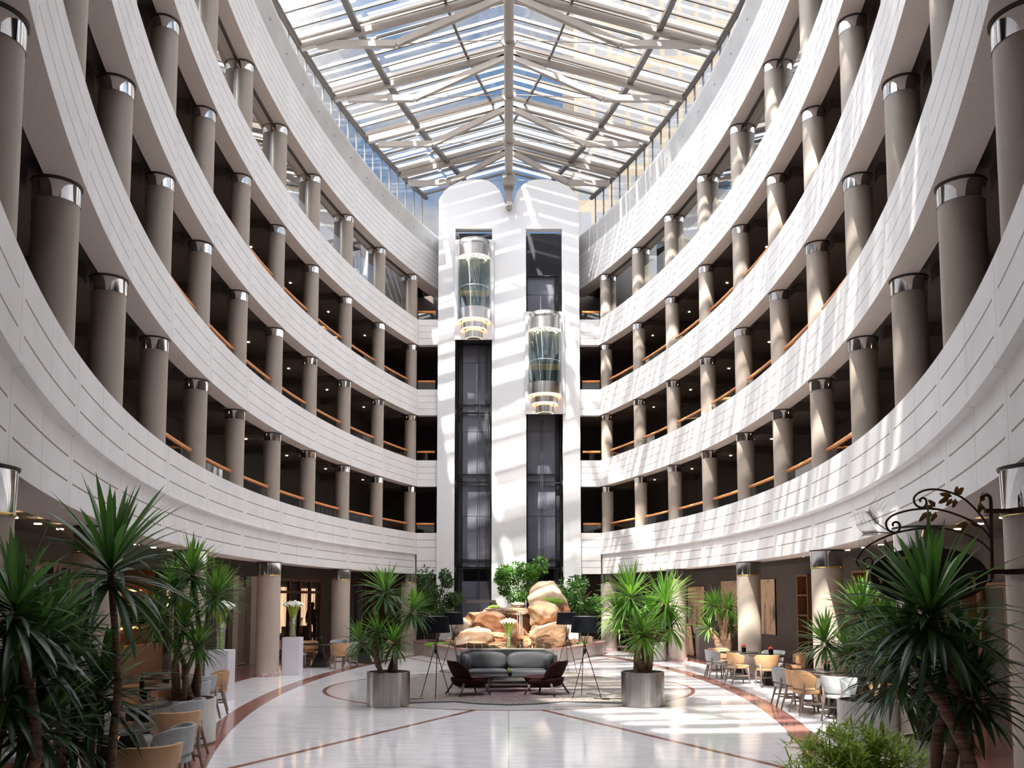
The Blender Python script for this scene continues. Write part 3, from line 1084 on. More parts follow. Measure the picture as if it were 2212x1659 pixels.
for q in (-1, 1):
    hb = MB().tube([(q * .2, -.14, .98), (q * .18, -.2, .95), (q * .17, -.24, .94)], [.028, .034, .03], 8)
    for f in range(4):
        hb.tube([(q * (.155 + .012 * f), -.24, .955 - .01 * f), (q * (.15 + .012 * f), -.285, .94 - .01 * f), (q * (.145 + .012 * f), -.30, .915 - .01 * f)], [.009, .008, .006], 6)
    hb.tube([(q * .19, -.19, .97), (q * .165, -.235, .985)], [.01, .007], 6)
    hb.build('hand', M['skin'], e)

# ---- ceiling downlights
dl = MB().lathe([(0, .0), (.04, .0), (.055, -.008), (.055, .01)], 14).build('downlight', None)
dl.data.materials.clear()
dl.data.materials.append(M['bulb'])
first = True
for s, side in SIDES:
    for i in range(34):
        k = -.3 + i / 3.0
        if first: o = dl; first = False
        else: o = dl.copy(); C.objects.link(o)
        x, y = pol(k, R + 1.12, s)
        o.location = (x, y, 3.36)
        tag(o, 'small round downlight glowing in the dark ground floor ceiling, %s side' % side, 'downlight', 'ground floor ceiling downlights, %s side' % side)
    for lv in (1, 2, 3):
        for k in range(0, 8):
            o = dl.copy(); C.objects.link(o)
            x, y = pol(k + .45, R + 1.5, s)
            o.location = (x, y, ZB[lv + 1][0] + .19)
            o.scale = (.65, .65, 1)
            tag(o, 'tiny downlight in the dark corridor ceiling, %s, %s side' % (FL[lv], side), 'downlight', 'corridor downlights, %s, %s side' % (FL[lv], side))

# ---- guest room doors along the corridors
dn = 3
for s, side in SIDES:
    for lv in (1, 2, 3):
        zf = ZB[lv][0] + .32
        for k in (1.45, 2.8, 4.1, 5.4):
            dn += 1
            a, b_ = pol(k, R + GB - .03, s), pol(k + .3, R + GB - .03, s)
            o = bpy.data.objects.new('door_%d' % dn, None); C.objects.link(o); o['kind'] = 'structure'
            MB().bar((*a, zf + 1.05), (*b_, zf + 1.05), .05, 2.1).build('door_leaf', M['rail2'] if 'rail2' in M else M['wood'], o, kind='structure')
            q = pol(k + .04, R + GB - .08, s)
            MB().box((*q, zf + 1.0), (.04, .04, .12)).build('door_handle', M['brass'], o, kind='structure')

# ---- right wall: paintings, cabinets
M['canvas'] = noisy('painting of drifting grey green strokes on a peach ground', (.70, .50, .32), (.74, .54, .36), scale=2, rough=.7)
tt_ = M['canvas'].node_tree; gg = G(M['canvas'])
co = gg.n('ShaderNodeTexCoord'); mp = gg.n('ShaderNodeMapping')
mp.inputs['Scale'].default_value = (1, 2.6, .9); mp.inputs['Rotation'].default_value = (.55, 0, 0)
tt_.links.new(co.outputs['Object'], mp.inputs['Vector'])
nz = gg.n('ShaderNodeTexNoise'); nz.inputs['Scale'].default_value = 1.5; nz.inputs['Detail'].default_value = 5; nz.inputs['Distortion'].default_value = .3
tt_.links.new(mp.outputs[0], nz.inputs['Vector'])
f_ = gg.m('MULTIPLY', gg.m('SMOOTH_MIN', gg.m('MAXIMUM', gg.m('MULTIPLY', gg.m('SUBTRACT', nz.outputs['Fac'], .52), 9), 0), 1, .1), .9)
bb = tt_.nodes['Principled BSDF']
old = bb.inputs['Base Color'].links[0].from_socket
tt_.links.new(gg.mix(f_, old, (.12, .13, .115)), bb.inputs['Base Color'])


def picture(k, w_, h_, z, lab, r=R + GB - .035, tilt=0):
    x, y = pol(k, r, 1)
    a = ang(k)
    e = thing('painting', lab, 'painting', (x, y, z), rz=a)
    q = Matrix.Rotation(tilt, 4, 'Y')
    MB().box((0, 0, 0), (.05, w_, h_), M=q).build('canvas', M['canvas'], e)
    MB().box((.02, 0, 0), (.05, w_ + .03, h_ + .03), M=q).build('stretcher_frame', M['black'], e)
    return e


picture(2.62, 1.55, 1.85, 1.93, 'large peach painting with grey green strokes between two right columns')
picture(1.85, 1.5, 1.85, 1.93, 'large peach painting half hidden behind the right column with leaves before it')
picture(1.0, 1.3, 1.85, 1.75, 'tall peach painting on the right wall behind the back yucca')
picture(1.33, .85, 1.15, .62, 'smaller grey painting leaning on the right wall on the floor', R + GB - 1.0, -.12)
M['greyblock'] = bsdf('pale grey plinth paint', (.38, .36, .37), .55)
x, y = pol(1.72, R + GB - .9, 1)
MBo = MB().box((0, 0, .58), (.6, .6, 1.16)).build('plinth', M['greyblock'], loc=(x, y, 0))
tag(MBo, 'plain grey plinth behind the yucca by the right wall', 'plinth')


def lattice(k0, k1, lab, rows, cols, top=2.9, depth=.3, bot=.5):
    mid = (k0 + k1) / 2
    x, y = pol(mid, R + GB - depth / 2 - .01, 1)
    a = ang(mid)
    w_ = (k1 - k0) * 3.25
    e = thing('display_cabinet', lab, 'cabinet', (x, y, 0), rz=a)
    for q in (-1, 1): MB().box((0, q * w_ / 2, (top + bot) / 2), (depth, .06, top - bot)).build('side_panel', M['woodl'], e)
    MB().box((depth / 2 - .02, 0, (top + bot) / 2), (.03, w_, top - bot)).build('back_panel', M['wood'], e)
    for i in range(rows + 1):
        MB().box((0, 0, bot + (top - bot) * i / rows), (depth, w_, .05)).build('shelf', M['woodl'], e)
    for i in range(1, cols):
        MB().box((0, -w_ / 2 + w_ * i / cols, (top + bot) / 2), (depth, .04, top - bot)).build('divider', M['woodl'], e)
    if bot > .3: MB().box((0, 0, bot / 2), (depth + .06, w_ + .06, bot)).build('base_cabinet', M['wood'], e)
    return e


lattice(3.52, 3.74, 'tall brown display cabinet on the right wall behind the third column', 4, 1)
lattice(4.65, 5.15, 'brown timber shelf cabinet half hidden behind the right yuccas', 4, 2)
lattice(5.75, 6.5, 'open brown timber shelves next to the dark doorway on the right', 4, 3)
# a few things on the open shelves
M['china'] = bsdf('white china', (.8, .8, .78), .3)
M['redf'] = noisy('deep red rose petals', (.32, .006, .012), (.5, .015, .02), scale=30, rough=.6, bump=.4)
cx0, cy0 = pol(6.35, R + GB - .2, 1)
e = tag(MB().lathe([(0, 0), (.05, 0), (.075, .16), (.068, .16), (.045, .01)], 16).build('cup', M['china'], loc=(cx0, cy0, 1.14)), 'white china cup on the open shelf right of the tall yucca', 'cup')
for i, (k, z) in enumerate(((6.05, 1.14), (5.9, 1.74), (6.2, 1.74), (6.4, 1.74))):
    x, y = pol(k, R + GB - .2, 1)
    c_ = MB()
    c_.lathe([(0, 0), (.06, 0), (.09, .1), (.07, .26), (.03, .3), (.035, .36)], 16)
    tag(c_.build('jar', M['redstone'] if i % 2 else M['china'], loc=(x, y, z)), '%s jar on the %s shelf of the open timber shelves' % (('pale', 'brown red', 'pale', 'brown red')[i], ('lower', 'upper', 'upper', 'upper')[i]) + ('', ', left end', ', middle', ', right end')[i], 'jar')
wall_seg(6.62, 6.95, 0, 2.4, 1, M['black'], R + GB - .04, .06, 'door_40')
wall_seg(6.58, 6.63, 0, 2.5, 1, M['woodl'], R + GB - .1, .12, 'trim_2')
wall_seg(6.95, 7.0, 0, 2.5, 1, M['woodl'], R + GB - .1, .12, 'trim_3')
wall_seg(6.58, 7.0, 2.4, 2.5, 1, M['woodl'], R + GB - .1, .12, 'trim_4')
wall_seg(-1, 6.55, 0, .14, 1, M['redstone'], R + GB - .03, .04, 'baseboard_right')
# ================================================================== THE TWO GLASS LIFTS
M['liftglass'] = thin_glass('lift cabin glass', (.62, .74, .74), .10)
M['cream_glow'] = emit('lit ceiling ring of a lift', (1.0, .80, .50), 2.2)
M['amber_glow'] = emit('amber lamp ring under a lift', (1.0, .58, .25), 3.0)
M['plate'] = noisy('satin steel lift backing plate', (.55, .54, .56), (.62, .61, .63), scale=2, rough=.4, metal=.55)
M['cabwood'] = bsdf('honey coloured cabin panel', (.42, .22, .09), .4)
M['cabdark'] = bsdf('dark blue grey cabin wall', (.05, .065, .075), .25)


def z_(y): return at(1099, y, YT - .4).z


def make_lift(xm, ytop, ybot, name_lab):
    """ytop / ybot: photo rows of the top and bottom of its backing plate"""
    zb, zt = z_(ybot), z_(ytop)
    H = zt - zb
    e = thing('glass_lift', name_lab, 'elevator', (xm, YT - .06, zb))
    MB().box((0, -.01, H / 2), (1.70, .06, H)).build('backing_plate', M['plate'], e)

    def half(prof, nm, m, n=36, ex=0):
        MB().lathe(prof, n, a0=pi + ex, a1=2 * pi - ex).build(nm, m, e)
    r = .72
    h = lambda f: H * f
    # underside: three stepped drums, each with a lit rim
    half([(.0, h(.005)), (.38, h(.005)), (.38, h(.005)), (.38, h(.095)), (.38, h(.095)), (.56, h(.095)), (.56, h(.095)), (.56, h(.175)), (.56, h(.175)), (r + .02, h(.175))], 'stepped_base', M['steel'])
    for rr_, hh in ((.345, .012), (.52, .094), (.68, .172)):
        MB().tube([(rr_ * cos(pi + pi * i / 24), rr_ * sin(pi + pi * i / 24) - .0, h(hh) - .012) for i in range(25)], .028, 8).build('lamp_ring', M['amber_glow'], e)
    half([(r + .02, h(.175)), (r + .02, h(.285)), (r + .02, h(.285)), (r, h(.285))], 'lower_drum', M['steel'])
    half([(0, h(.287)), (r - .03, h(.287))], 'cabin_floor', M['cabdark'])
    half([(r - .01, h(.285)), (r - .01, h(.80))], 'cabin_glass', M['liftglass'])
    MB().tube([(.66 * cos(pi + pi * i / 24), .66 * sin(pi + pi * i / 24), h(.50)) for i in range(25)], .022, 8).build('grab_rail', M['chrome'], e)
    half([(.66, h(.30)), (.66, h(.495))], 'inner_screen', M['rglass'])
    half([(r + .02, h(.80)), (r + .02, h(.80)), (r + .02, h(.912)), (r + .02, h(.912)), (.5, h(.915))], 'upper_drum', M['steel'])
    half([(.2, h(.808)), (r, h(.806))], 'lit_ceiling', M['cream_glow'])
    rb = MB()
    for i in range(7):
        a = pi + pi * (i + .5) / 7
        rb.bar((.2 * cos(a), .2 * sin(a), h(.804)), (r * cos(a), r * sin(a), h(.802)), .025, .015)
    for q in (.36, .52):
        rb.tube([(q * cos(pi + pi * i / 20), q * sin(pi + pi * i / 20), h(.804)) for i in range(21)], .01, 6)
    rb.build('ceiling_ribs', M['blackm'], e)
    half([(.54, h(.912)), (.68, h(.972)), (.66, h(.972)), (.52, h(.915))], 'flared_crown', M['steel'])
    # cabin interior
    ci = MB()
    ci.box((0, -.06, h(.55)), (1.36, .02, h(.50)))
    ci.build('back_wall', M['cabdark'], e)
    MB().box((-.0, -.08, h(.455)), (1.3, .02, h(.06))).build('wood_band', M['cabwood'], e)
    MB().box((-.2, -.085, h(.38)), (.02, .02, h(.18))).build('door_seam', M['steel'], e)
    for x, q in ((-.45, -.3), (.42, -.28), (-.3, -.16), (.5, -.14)):
        MB().lathe([(0, 0), (.04, 0), (.045, .01)], 10, c=(x, q, h(.785))).build('spotlight', M['bulb'], e)
    return e


make_lift((at(1023.5, 600, YT - .4).x), 511, 729, 'glass lift with lit stepped steel base, the higher one in the left shaft')
make_lift((at(1177.5, 800, YT - .4).x), 668, 891, 'glass lift with lit stepped steel base, the lower one in the right shaft')
# ================================================================== FOUNTAIN
M['basin'] = noisy('pinkish grey streaked marble', (.34, .29, .275), (.50, .45, .43), scale=4, rough=.3, stretch=(3, 3, .5), detail=7)
M['basinrim'] = noisy('dusty pink marble coping', (.36, .22, .20), (.48, .33, .31), scale=7, rough=.25)
M['water'] = bsdf('clear fountain water', (.25, .30, .30), .04, 0, Transmission_Weight=.6, IOR=1.33)
M['moss'] = noisy('bright green moss', (.10, .22, .012), (.22, .40, .03), scale=28, rough=.9, bump=1.0)


def rock_mat(name, c0, c1, c2):
    m = noisy(name, c0, c1, scale=1.5, rough=.8, detail=9, bump=.5)
    gg_ = G(m); t_ = m.node_tree; b_ = t_.nodes['Principled BSDF']
    co_ = gg_.n('ShaderNodeTexCoord')
    n2 = gg_.n('ShaderNodeTexNoise'); n2.inputs['Scale'].default_value = .8; n2.inputs['Detail'].default_value = 8; n2.inputs['Distortion'].default_value = 1.2
    mp_ = gg_.n('ShaderNodeMapping'); mp_.inputs['Scale'].default_value = (1, 1, 2.0); mp_.inputs['Location'].default_value = (3, 1, 2)
    t_.links.new(co_.outputs['Object'], mp_.inputs['Vector']); t_.links.new(mp_.outputs[0], n2.inputs['Vector'])
    f2 = gg_.m('MULTIPLY', gg_.m('SUBTRACT', n2.outputs['Fac'], .48), 6)
    x_ = gg_.n('ShaderNodeClamp'); t_.links.new(f2, x_.inputs[0])
    t_.links.new(gg_.mix(x_.outputs[0], b_.inputs['Base Color'].links[0].from_socket, c2), b_.inputs['Base Color'])
    return m


M['rock'] = rock_mat('warm orange sandstone', (.34, .135, .06), (.46, .22, .11), (.52, .37, .26))
M['rock2'] = rock_mat('pale buff sandstone', (.42, .23, .12), (.53, .34, .20), (.56, .44, .34))
M['rock3'] = rock_mat('grey brown sandstone', (.26, .18, .125), (.37, .27, .19), (.45, .34, .25))

BASIN = [(-3.85, 35.3), (-1.82, 30.0), (-1.2, 28.9), (-.5, 28.45), (.5, 28.45), (1.2, 28.9), (1.82, 29.9), (3.0, 32.7), (3.7, 34.4), (3.92, 35.3), (3.8, 36.1), (3.2, 36.45), (-3.6, 36.45)]


def inset(poly, d):
    n_ = len(poly); out = []
    for i in range(n_):
        a, b_, c_ = Vector(poly[i - 1]), Vector(poly[i]), Vector(poly[(i + 1) % n_])
        d1, d2 = (b_ - a).normalized(), (c_ - b_).normalized()
        n1, n2 = Vector((-d1.y, d1.x)), Vector((-d2.y, d2.x))
        nn_ = (n1 + n2).normalized()
        k_ = d / max(.35, nn_.dot(n1))
        out.append(tuple(b_ + nn_ * k_))
    return out


def ring(mb_, outer, inner, z0, z1):
    n_ = len(outer); b_ = len(mb_.v)
    mb_.v += [(*p, z0) for p in outer] + [(*p, z1) for p in outer] + [(*p, z1) for p in inner] + [(*p, z0) for p in inner]
    for i in range(n_):
        j = (i + 1) % n_
        for q in range(4):
            q2 = (q + 1) % 4
            mb_.face([b_ + q * n_ + i, b_ + q * n_ + j, b_ + q2 * n_ + j, b_ + q2 * n_ + i])


e = thing('fountain_basin', 'low pinkish marble fountain basin in front of the lift tower', 'fountain', (0, 0, 0))
b = MB(); ring(b, BASIN, inset(BASIN, .28), 0, .42); b.build('basin_wall', M['basin'], e)
b = MB(); ring(b, inset(BASIN, -.03), inset(BASIN, .31), .42, .5); b.build('coping', M['basinrim'], e)
b = MB(); b.prism(inset(BASIN, .3), .0, .33); b.build('basin_floor', M['rock3'], e)
b = MB(); b.prism(inset(BASIN, .285), .34, .36); b.build('water_surface', M['water'], e)

from mathutils import noise as mnoise


def boulder(lab, x, y, z, sx, sy, sz, m, seed, rz=0, tilt=0, flat=.0, boxy=.5, cat='rock', name='boulder'):
    bm = bmesh.new()
    bmesh.ops.create_icosphere(bm, subdivisions=5, radius=1)
    off = Vector((seed * 3.1, seed * 1.7, seed * 5.3))
    planes = []
    rr_ = random.Random(seed)
    for i in range(16):
        d = Vector((rr_.uniform(-1, 1), rr_.uniform(-1, 1), rr_.uniform(-.8, 1))).normalized()
        planes.append((d, rr_.uniform(.56, .84)))
    for v in bm.verts:
        p = v.co.copy()
        for d, c_ in planes:                         # chop facets
            k_ = p.dot(d)
            if k_ > c_: p -= d * (k_ - c_) * .97
        if boxy:
            mx_ = max(abs(p.x), abs(p.y), abs(p.z))
            p = p.lerp(p / max(mx_, .01) * .82 * p.length ** .3, boxy * .55)
        p *= 1.12 + .11 * mnoise.noise(p * 1.6 + off) + .055 * mnoise.noise(p * 4 + off) + .026 * mnoise.noise(p * 11 + off)
        v.co = Vector((p.x * sx, p.y * sy, p.z * sz))
    for f in bm.faces: f.smooth = True
    me = bpy.data.meshes.new(name)
    bm.to_mesh(me); bm.free()
    me.materials.append(m)
    o = bpy.data.objects.new(name, me)
    C.objects.link(o)
    o.location = (x, y, z)
    o.rotation_euler = (tilt, 0, rz)
    md = o.modifiers.new('edge', 'EDGE_SPLIT'); md.split_angle = math.radians(32)
    return tag(o, lab, cat)


def bpx(lab, x0, y0, x1, y1, Y, dep, m, seed, **kw):
    """boulder filling the photo box x0..x1, y0..y1 at distance Y"""
    a, b_ = at(x0, y1, Y), at(x1, y0, Y)
    return boulder(lab, (a.x + b_.x) / 2, Y, (a.z + b_.z) / 2, (b_.x - a.x) / 2 * 1.2, dep / 2 * 1.15, (b_.z - a.z) / 2 * 1.2, m, seed, **kw)


bpx('large orange rock mass at the back of the fountain filling the middle', 1010, 1322, 1215, 1404, 34.0, 1.3, M['rock'], 2, boxy=.9)
bpx('tall pointed grey buff boulder at the top right of the fountain rocks', 1148, 1264, 1226, 1335, 33.4, 1.5, M['rock3'], 3, boxy=.1, tilt=.1)
bpx('round pale boulder under the pointed peak, right of the waterfall', 1144, 1298, 1210, 1352, 32.2, 1.4, M['rock2'], 5, boxy=.4)
bpx('big buff block at the lower right end of the fountain rocks', 1146, 1347, 1228, 1402, 31.6, 1.7, M['rock2'], 8, boxy=.7)
bpx('broad flat slab capping the left part of the fountain rocks', 1044, 1312, 1112, 1334, 33.3, 1.6, M['rock3'], 11, boxy=.8)
bpx('wide orange boulder left of the calla lilies, below the flat slab', 1019, 1325, 1094, 1376, 32.6, 1.5, M['rock'], 13, boxy=.6)
bpx('orange rock wall behind the calla lilies that the water runs down', 1090, 1324, 1150, 1404, 32.9, 1.2, M['rock'], 17, boxy=.9)
bpx('rounded pale boulder at the lower left end of the fountain rocks', 986, 1357, 1056, 1404, 31.2, 1.5, M['rock2'], 21, boxy=.4)
bpx('grey buff boulder at the back left behind the rounded pale one', 982, 1341, 1026, 1385, 33.2, 1.2, M['rock3'], 23, boxy=.5)
bpx('squared orange block low in the middle, left of the vase', 1052, 1365, 1096, 1390, 31.5, .9, M['rock'], 27, boxy=.95)
bpx('low buff slab at the water edge, left of the vase', 1052, 1386, 1098, 1404, 31.0, .9, M['rock2'], 29, boxy=.8)
bpx('small orange stone lying right of the vase', 1116, 1373, 1142, 1384, 31.1, .5, M['rock'], 31, boxy=.6)
bpx('squared orange block low on the right of the vase', 1128, 1380, 1152, 1402, 30.9, .7, M['rock'], 33, boxy=.9)
bpx('thin brown cap stone above the waterfall lip', 1104, 1301, 1134, 1312, 33.2, .8, M['rock3'], 37, boxy=.8)
bpx('flat lip stone over which the water falls', 1092, 1318, 1146, 1328, 32.5, 1.0, M['rock3'], 39, boxy=.9)
bpx('small orange stone wedged beside the rear right lamp', 1215, 1310, 1230, 1324, 32.6, .5, M['rock'], 41, boxy=.5)
for lab, box_, Yd in (('moss strip in the cleft of the pointed boulder', (1150, 1293, 1218, 1305), 32.55), ('small moss tuft on the flat left slab', (1057, 1308, 1081, 1314), 33.0)):
    o = bpx('bright green %s' % lab, *box_, Yd, .5, M['moss'], 50, boxy=.5, cat='moss', name='moss_patch')
for i, (x, y, wd) in enumerate(((-2.55, 33.2, .75), (2.5, 33.2, .7))):
    o = boulder('flat green moss patch inside the basin, %s end' % ('left', 'right')[i], x, y, .44, wd, .5, .12, M['moss'], 60 + i, cat='moss', name='moss_patch')
for i, (x, y, z, sx_, sz_) in enumerate(((2.0, 32.4, .56, .14, .2), (2.25, 32.6, .52, .22, .14), (2.5, 33.0, .56, .2, .16), (-2.1, 33.0, .6, .35, .16))):
    boulder('small buff stone in the basin, %s' % ('upright one by the rear right lamp', 'flat one by the rear right lamp', 'pointed one near the right moss', 'beside the left moss')[i], x, y, z, sx_, .16, sz_, M['rock2'], 70 + i)
o = MB().box((0, 0, .22), (.46, .4, .44)).build('stone_block', M['rock2'], loc=(2.95, 33.3, .33), bevel=.02)
tag(o, 'squared buff stone block on the right end of the basin', 'rock')
# waterfall
M['fall'] = bsdf('white falling water', (.75, .78, .78), .1, 0, Transmission_Weight=.35, IOR=1.33)
wf = MB()
fx = at(1123, 1340, 32.1)
for dx_, w_ in ((0, .045), (.07, .02), (-.09, .014)):
    wf.tube([(fx.x + dx_, 31.95, 1.62), (fx.x + dx_, 31.80, 1.5), (fx.x + dx_, 31.76, .9), (fx.x + dx_ * 1.2, 31.76, .36)], [w_ * .3, w_ * .45, w_ * .45, w_ * .7], 8)
o = tag(wf.build('waterfall', M['fall']), 'thin streams of water falling down the orange rock wall', 'water')
# small jets on the rim
M['jet'] = bsdf('small chrome water jet', (.7, .7, .72), .2, 1.0)
j0 = None
ins = inset(BASIN, .40)
for i in range(0, 9):
    for f in (.0, .5):
        a, b_ = Vector(ins[i]), Vector(ins[i + 1])
        p = a.lerp(b_, f)
        if abs(p.x) < .25: continue
        if j0 is None:
            j0 = MB().lathe([(0, .34), (.03, .34), (.03, .50), (.012, .54), (.012, .66), (.02, .68), (0, .69)], 10).build('water_nozzle', M['jet']); o = j0
        else: o = j0.copy(); C.objects.link(o)
        o.location = (p.x, p.y, 0)
        tag(o, 'small chrome water nozzle standing along the inside of the basin rim', 'nozzle', 'water nozzles in the basin')


# ================================================================== LOUNGE IN THE MIDDLE
M['rugm'] = noisy('grey beige speckled rug', (.10, .085, .075), (.22, .195, .175), scale=26, rough=.95, detail=3, lo=.4, hi=.6)
t_ = M['rugm'].node_tree; gg = G(M['rugm'])
co = gg.n('ShaderNodeTexCoord'); vl = gg.n('ShaderNodeVectorMath', operation='LENGTH')
mp = gg.n('ShaderNodeMapping'); mp.inputs['Scale'].default_value = (1, .62, 1); mp.inputs['Location'].default_value = (0, .75, 0)
t_.links.new(co.outputs['Object'], mp.inputs['Vector']); t_.links.new(mp.outputs[0], vl.inputs[0])
n2 = gg.n('ShaderNodeTexNoise'); n2.inputs['Scale'].default_value = 14; n2.inputs['Detail'].default_value = 2
t_.links.new(co.outputs['Object'], n2.inputs['Vector'])
f_ = gg.m('MULTIPLY', gg.m('GREATER_THAN', n2.outputs['Fac'], gg.m('ADD', .30, gg.m('MULTIPLY', vl.outputs['Value'], .2))), .75)
b_ = t_.nodes['Principled BSDF']
t_.links.new(gg.mix(f_, b_.inputs['Base Color'].links[0].from_socket, (.10, .035, .065)), b_.inputs['Base Color'])
M['rugedge'] = bsdf('dark rug binding', (.03, .03, .035), .9)
RUG = [(-2.45, -3.5), (-1.17, -3.2), (-.6, -3.6), (0, -3.76), (.6, -3.6), (1.17, -3.2), (2.45, -3.5), (2.95, -.6), (3.0, 1.7), (1.9, 4.25), (-1.9, 4.25), (-3.0, 1.7), (-2.95, -.6)]
e = thing('rug', 'large round speckled grey rug with purple centre under the lounge', 'rug', (0, 21.9, 0))
b = MB(); b.prism(RUG, .001, .02); b.build('pile', M['rugm'], e)
b = MB(); ring(b, inset(RUG, -.035), inset(RUG, .002), .001, .017); b.build('binding', M['rugedge'], e)

M['sofa_shell'] = noisy('dark grey sofa shell felt', (.085, .083, .080), (.11, .107, .104), scale=30, rough=.85)
M['sofa_cush'] = noisy('mid grey sofa cushion', (.058, .061, .069), (.074, .077, .086), scale=30, rough=.7)
M['sofa_back'] = noisy('taupe sofa felt', (.22, .195, .17), (.27, .24, .21), scale=30, rough=.85)
M['leg_metal'] = bsdf('grey steel sofa legs', (.30, .29, .28), .35, .8)


def cushion(nm, c, s, m, parent, puff=.25, rot=None):
    bm = bmesh.new()
    bmesh.ops.create_cube(bm, size=1)
    bmesh.ops.subdivide_edges(bm, edges=bm.edges, cuts=5, use_grid_fill=True)
    for v in bm.verts:
        p = v.co * 2
        q = Vector((p.x, p.y, p.z))
        ex = [max(0, abs(q[i]) - .0) for i in range(3)]
        f = Vector([q[i] * (1 - puff * .22 * (ex[(i + 1) % 3] ** 4 + ex[(i + 2) % 3] ** 4)) for i in range(3)])
        v.co = Vector((f.x * s[0] / 2, f.y * s[1] / 2, f.z * s[2] / 2))
    for f in bm.faces: f.smooth = True
    me = bpy.data.meshes.new(nm); bm.to_mesh(me); bm.free()
    me.materials.append(m)
    o = bpy.data.objects.new(nm, me); C.objects.link(o)
    o.parent = parent; o.location = c
    if rot: o.rotation_euler = rot
    md = o.modifiers.new('s', 'SUBSURF'); md.levels = 1; md.render_levels = 2
    return o


def make_sofa(lab, loc, rz, shell):
    e = thing('sofa', lab, 'sofa', loc, rz)
    W_ = 2.46
    b = MB()                                            # shell: back with canted wings
    prof = [(-W_ / 2, -.42), (-W_ / 2, .08), (-W_ / 2 + .28, .38), (W_ / 2 - .28, .38), (W_ / 2, .08), (W_ / 2, -.42)]
    inn = [(-W_ / 2 + .07, -.42), (-W_ / 2 + .07, .05), (-W_ / 2 + .31, .31), (W_ / 2 - .31, .31), (W_ / 2 - .07, .05), (W_ / 2 - .07, -.42)]
    zt = [.80, .84, .90, .90, .84, .80]
    n_ = len(prof)
    b.v = [(*p, .2) for p in prof] + [(*p, z) for p, z in zip(prof, zt)] + [(*p, z) for p, z in zip(inn, zt)] + [(*p, .2) for p in inn]
    for i in range(n_ - 1):
        for q in range(4):
            q2 = (q + 1) % 4
            b.face([q * n_ + i, q * n_ + i + 1, q2 * n_ + i + 1, q2 * n_ + i])
    for i in (0, n_ - 1): b.face([i, n_ + i, 2 * n_ + i, 3 * n_ + i])
    b.build('shell', shell, e, bevel=.012)
    MB().box((0, -.04, .24), (W_ - .16, .74, .10)).build('seat_frame', shell, e)
    for q in (-1, 1):
        cushion('seat_cushion', (q * .565, -.08, .365), (1.13, .74, .17), M['sofa_cush'], e, .5)
        cushion('back_cushion', (q * .53, .17, .63), (1.04, .22, .44), M['sofa_cush'], e, .7, (-.1, 0, 0))
        cushion('arm_cushion', (q * 1.03, -.06, .61), (.24, .60, .40), M['sofa_cush'], e, .9, (0, 0, q * -.22))
    for q in (-1, 1):
        for y in (-.36, .3):
            MB().box((q * 1.14, y, .1), (.06, .06, .2)).build('leg', M['leg_metal'], e)
    return e


make_sofa('long grey two seat sofa with dark felt shell facing the camera', (-.04, 21.75, .02), 0, M['sofa_shell'])
make_sofa('second sofa turned to the fountain, only its taupe back top showing', (-.04, 22.85, .02), pi, M['sofa_back'])

M['burg'] = noisy('burgundy upholstery', (.018, .0022, .0035), (.024, .003, .005), scale=30, rough=.85, Specular_IOR_Level=.2)
M['legw'] = noisy('grey brown stained wood', (.085, .07, .06), (.12, .10, .088), scale=10, rough=.5, stretch=(4, 4, .5))


def make_armchair(lab, loc, rz):
    e = thing('lounge_chair', lab, 'armchair', loc, rz, 'burgundy lounge chairs')
    # one bent shell: seat running up into a rounded back; local -y is the front
    rows = [(-.40, .42, .20, .00), (-.34, .415, .27, .0), (-.2, .385, .30, .03), (-.02, .355, .31, .05), (.12, .36, .32, .07), (.22, .43, .33, .08), (.28, .55, .335, .09), (.33, .68, .32, .09), (.37, .79, .26, .07), (.39, .84, .17, .04)]
    nx = 12
    b = MB()
    for y, z, hw_, cu in rows:
        for i in range(nx + 1):
            u = -1 + 2 * i / nx
            lift = cu * abs(u) ** 2.4
            up_ = z + (lift * 1.2 if y < .2 else lift * .1)
            b.v.append((u * hw_, y - (lift * 1.5 if y > .15 else 0), up_))
    m_ = nx + 1
    for r_ in range(len(rows) - 1):
        for i in range(nx):
            b.face([r_ * m_ + i, r_ * m_ + i + 1, (r_ + 1) * m_ + i + 1, (r_ + 1) * m_ + i], True)
    o = b.build('shell', M['burg'], e)
    so = o.modifiers.new('t', 'SOLIDIFY'); so.thickness = .055; so.offset = 0
    sb = o.modifiers.new('s', 'SUBSURF'); sb.levels = 1; sb.render_levels = 2
    bw = MB()
    for ri, (q, zz) in enumerate(((0, .175), (.5, .185), (.78, .225), (.95, .29), (1.0, .36), (.98, .40), (.5, .40), (0, .40))):
        for j in range(28):
            a = 2 * pi * j / 28
            bw.v.append((.325 * q * cos(a), -.03 + .365 * q * sin(a), zz + (.03 * sin(a) * q if ri > 2 else 0)))
    for ri in range(7):
        for j in range(28): bw.face([ri * 28 + j, ri * 28 + (j + 1) % 28, (ri + 1) * 28 + (j + 1) % 28, (ri + 1) * 28 + j], True)
    bw.build('seat_bowl', M['burg'], e)
    cushion('seat_pad', (0, -.1, .40), (.54, .52, .05), M['burg'], e, .6)
    for x, y, ox, oy in ((-.2, -.22, -.08, -.1), (.2, -.22, .08, -.1), (-.2, .2, -.09, .12), (.2, .2, .09, .12)):
        MB().tube([(x, y, .29), (x + ox, y + oy, 0)], [.026, .016], 10).build('leg', M['legw'], e)
    return e


make_armchair('burgundy lounge chair on splayed wooden legs, left of the coffee table', (-.93, 20.0, .02), 2.12).scale = (1.22, 1.22, .93)
make_armchair('burgundy lounge chair on splayed wooden legs, right of the coffee table', (.87, 20.0, .02), -2.12).scale = (1.22, 1.22, .93)

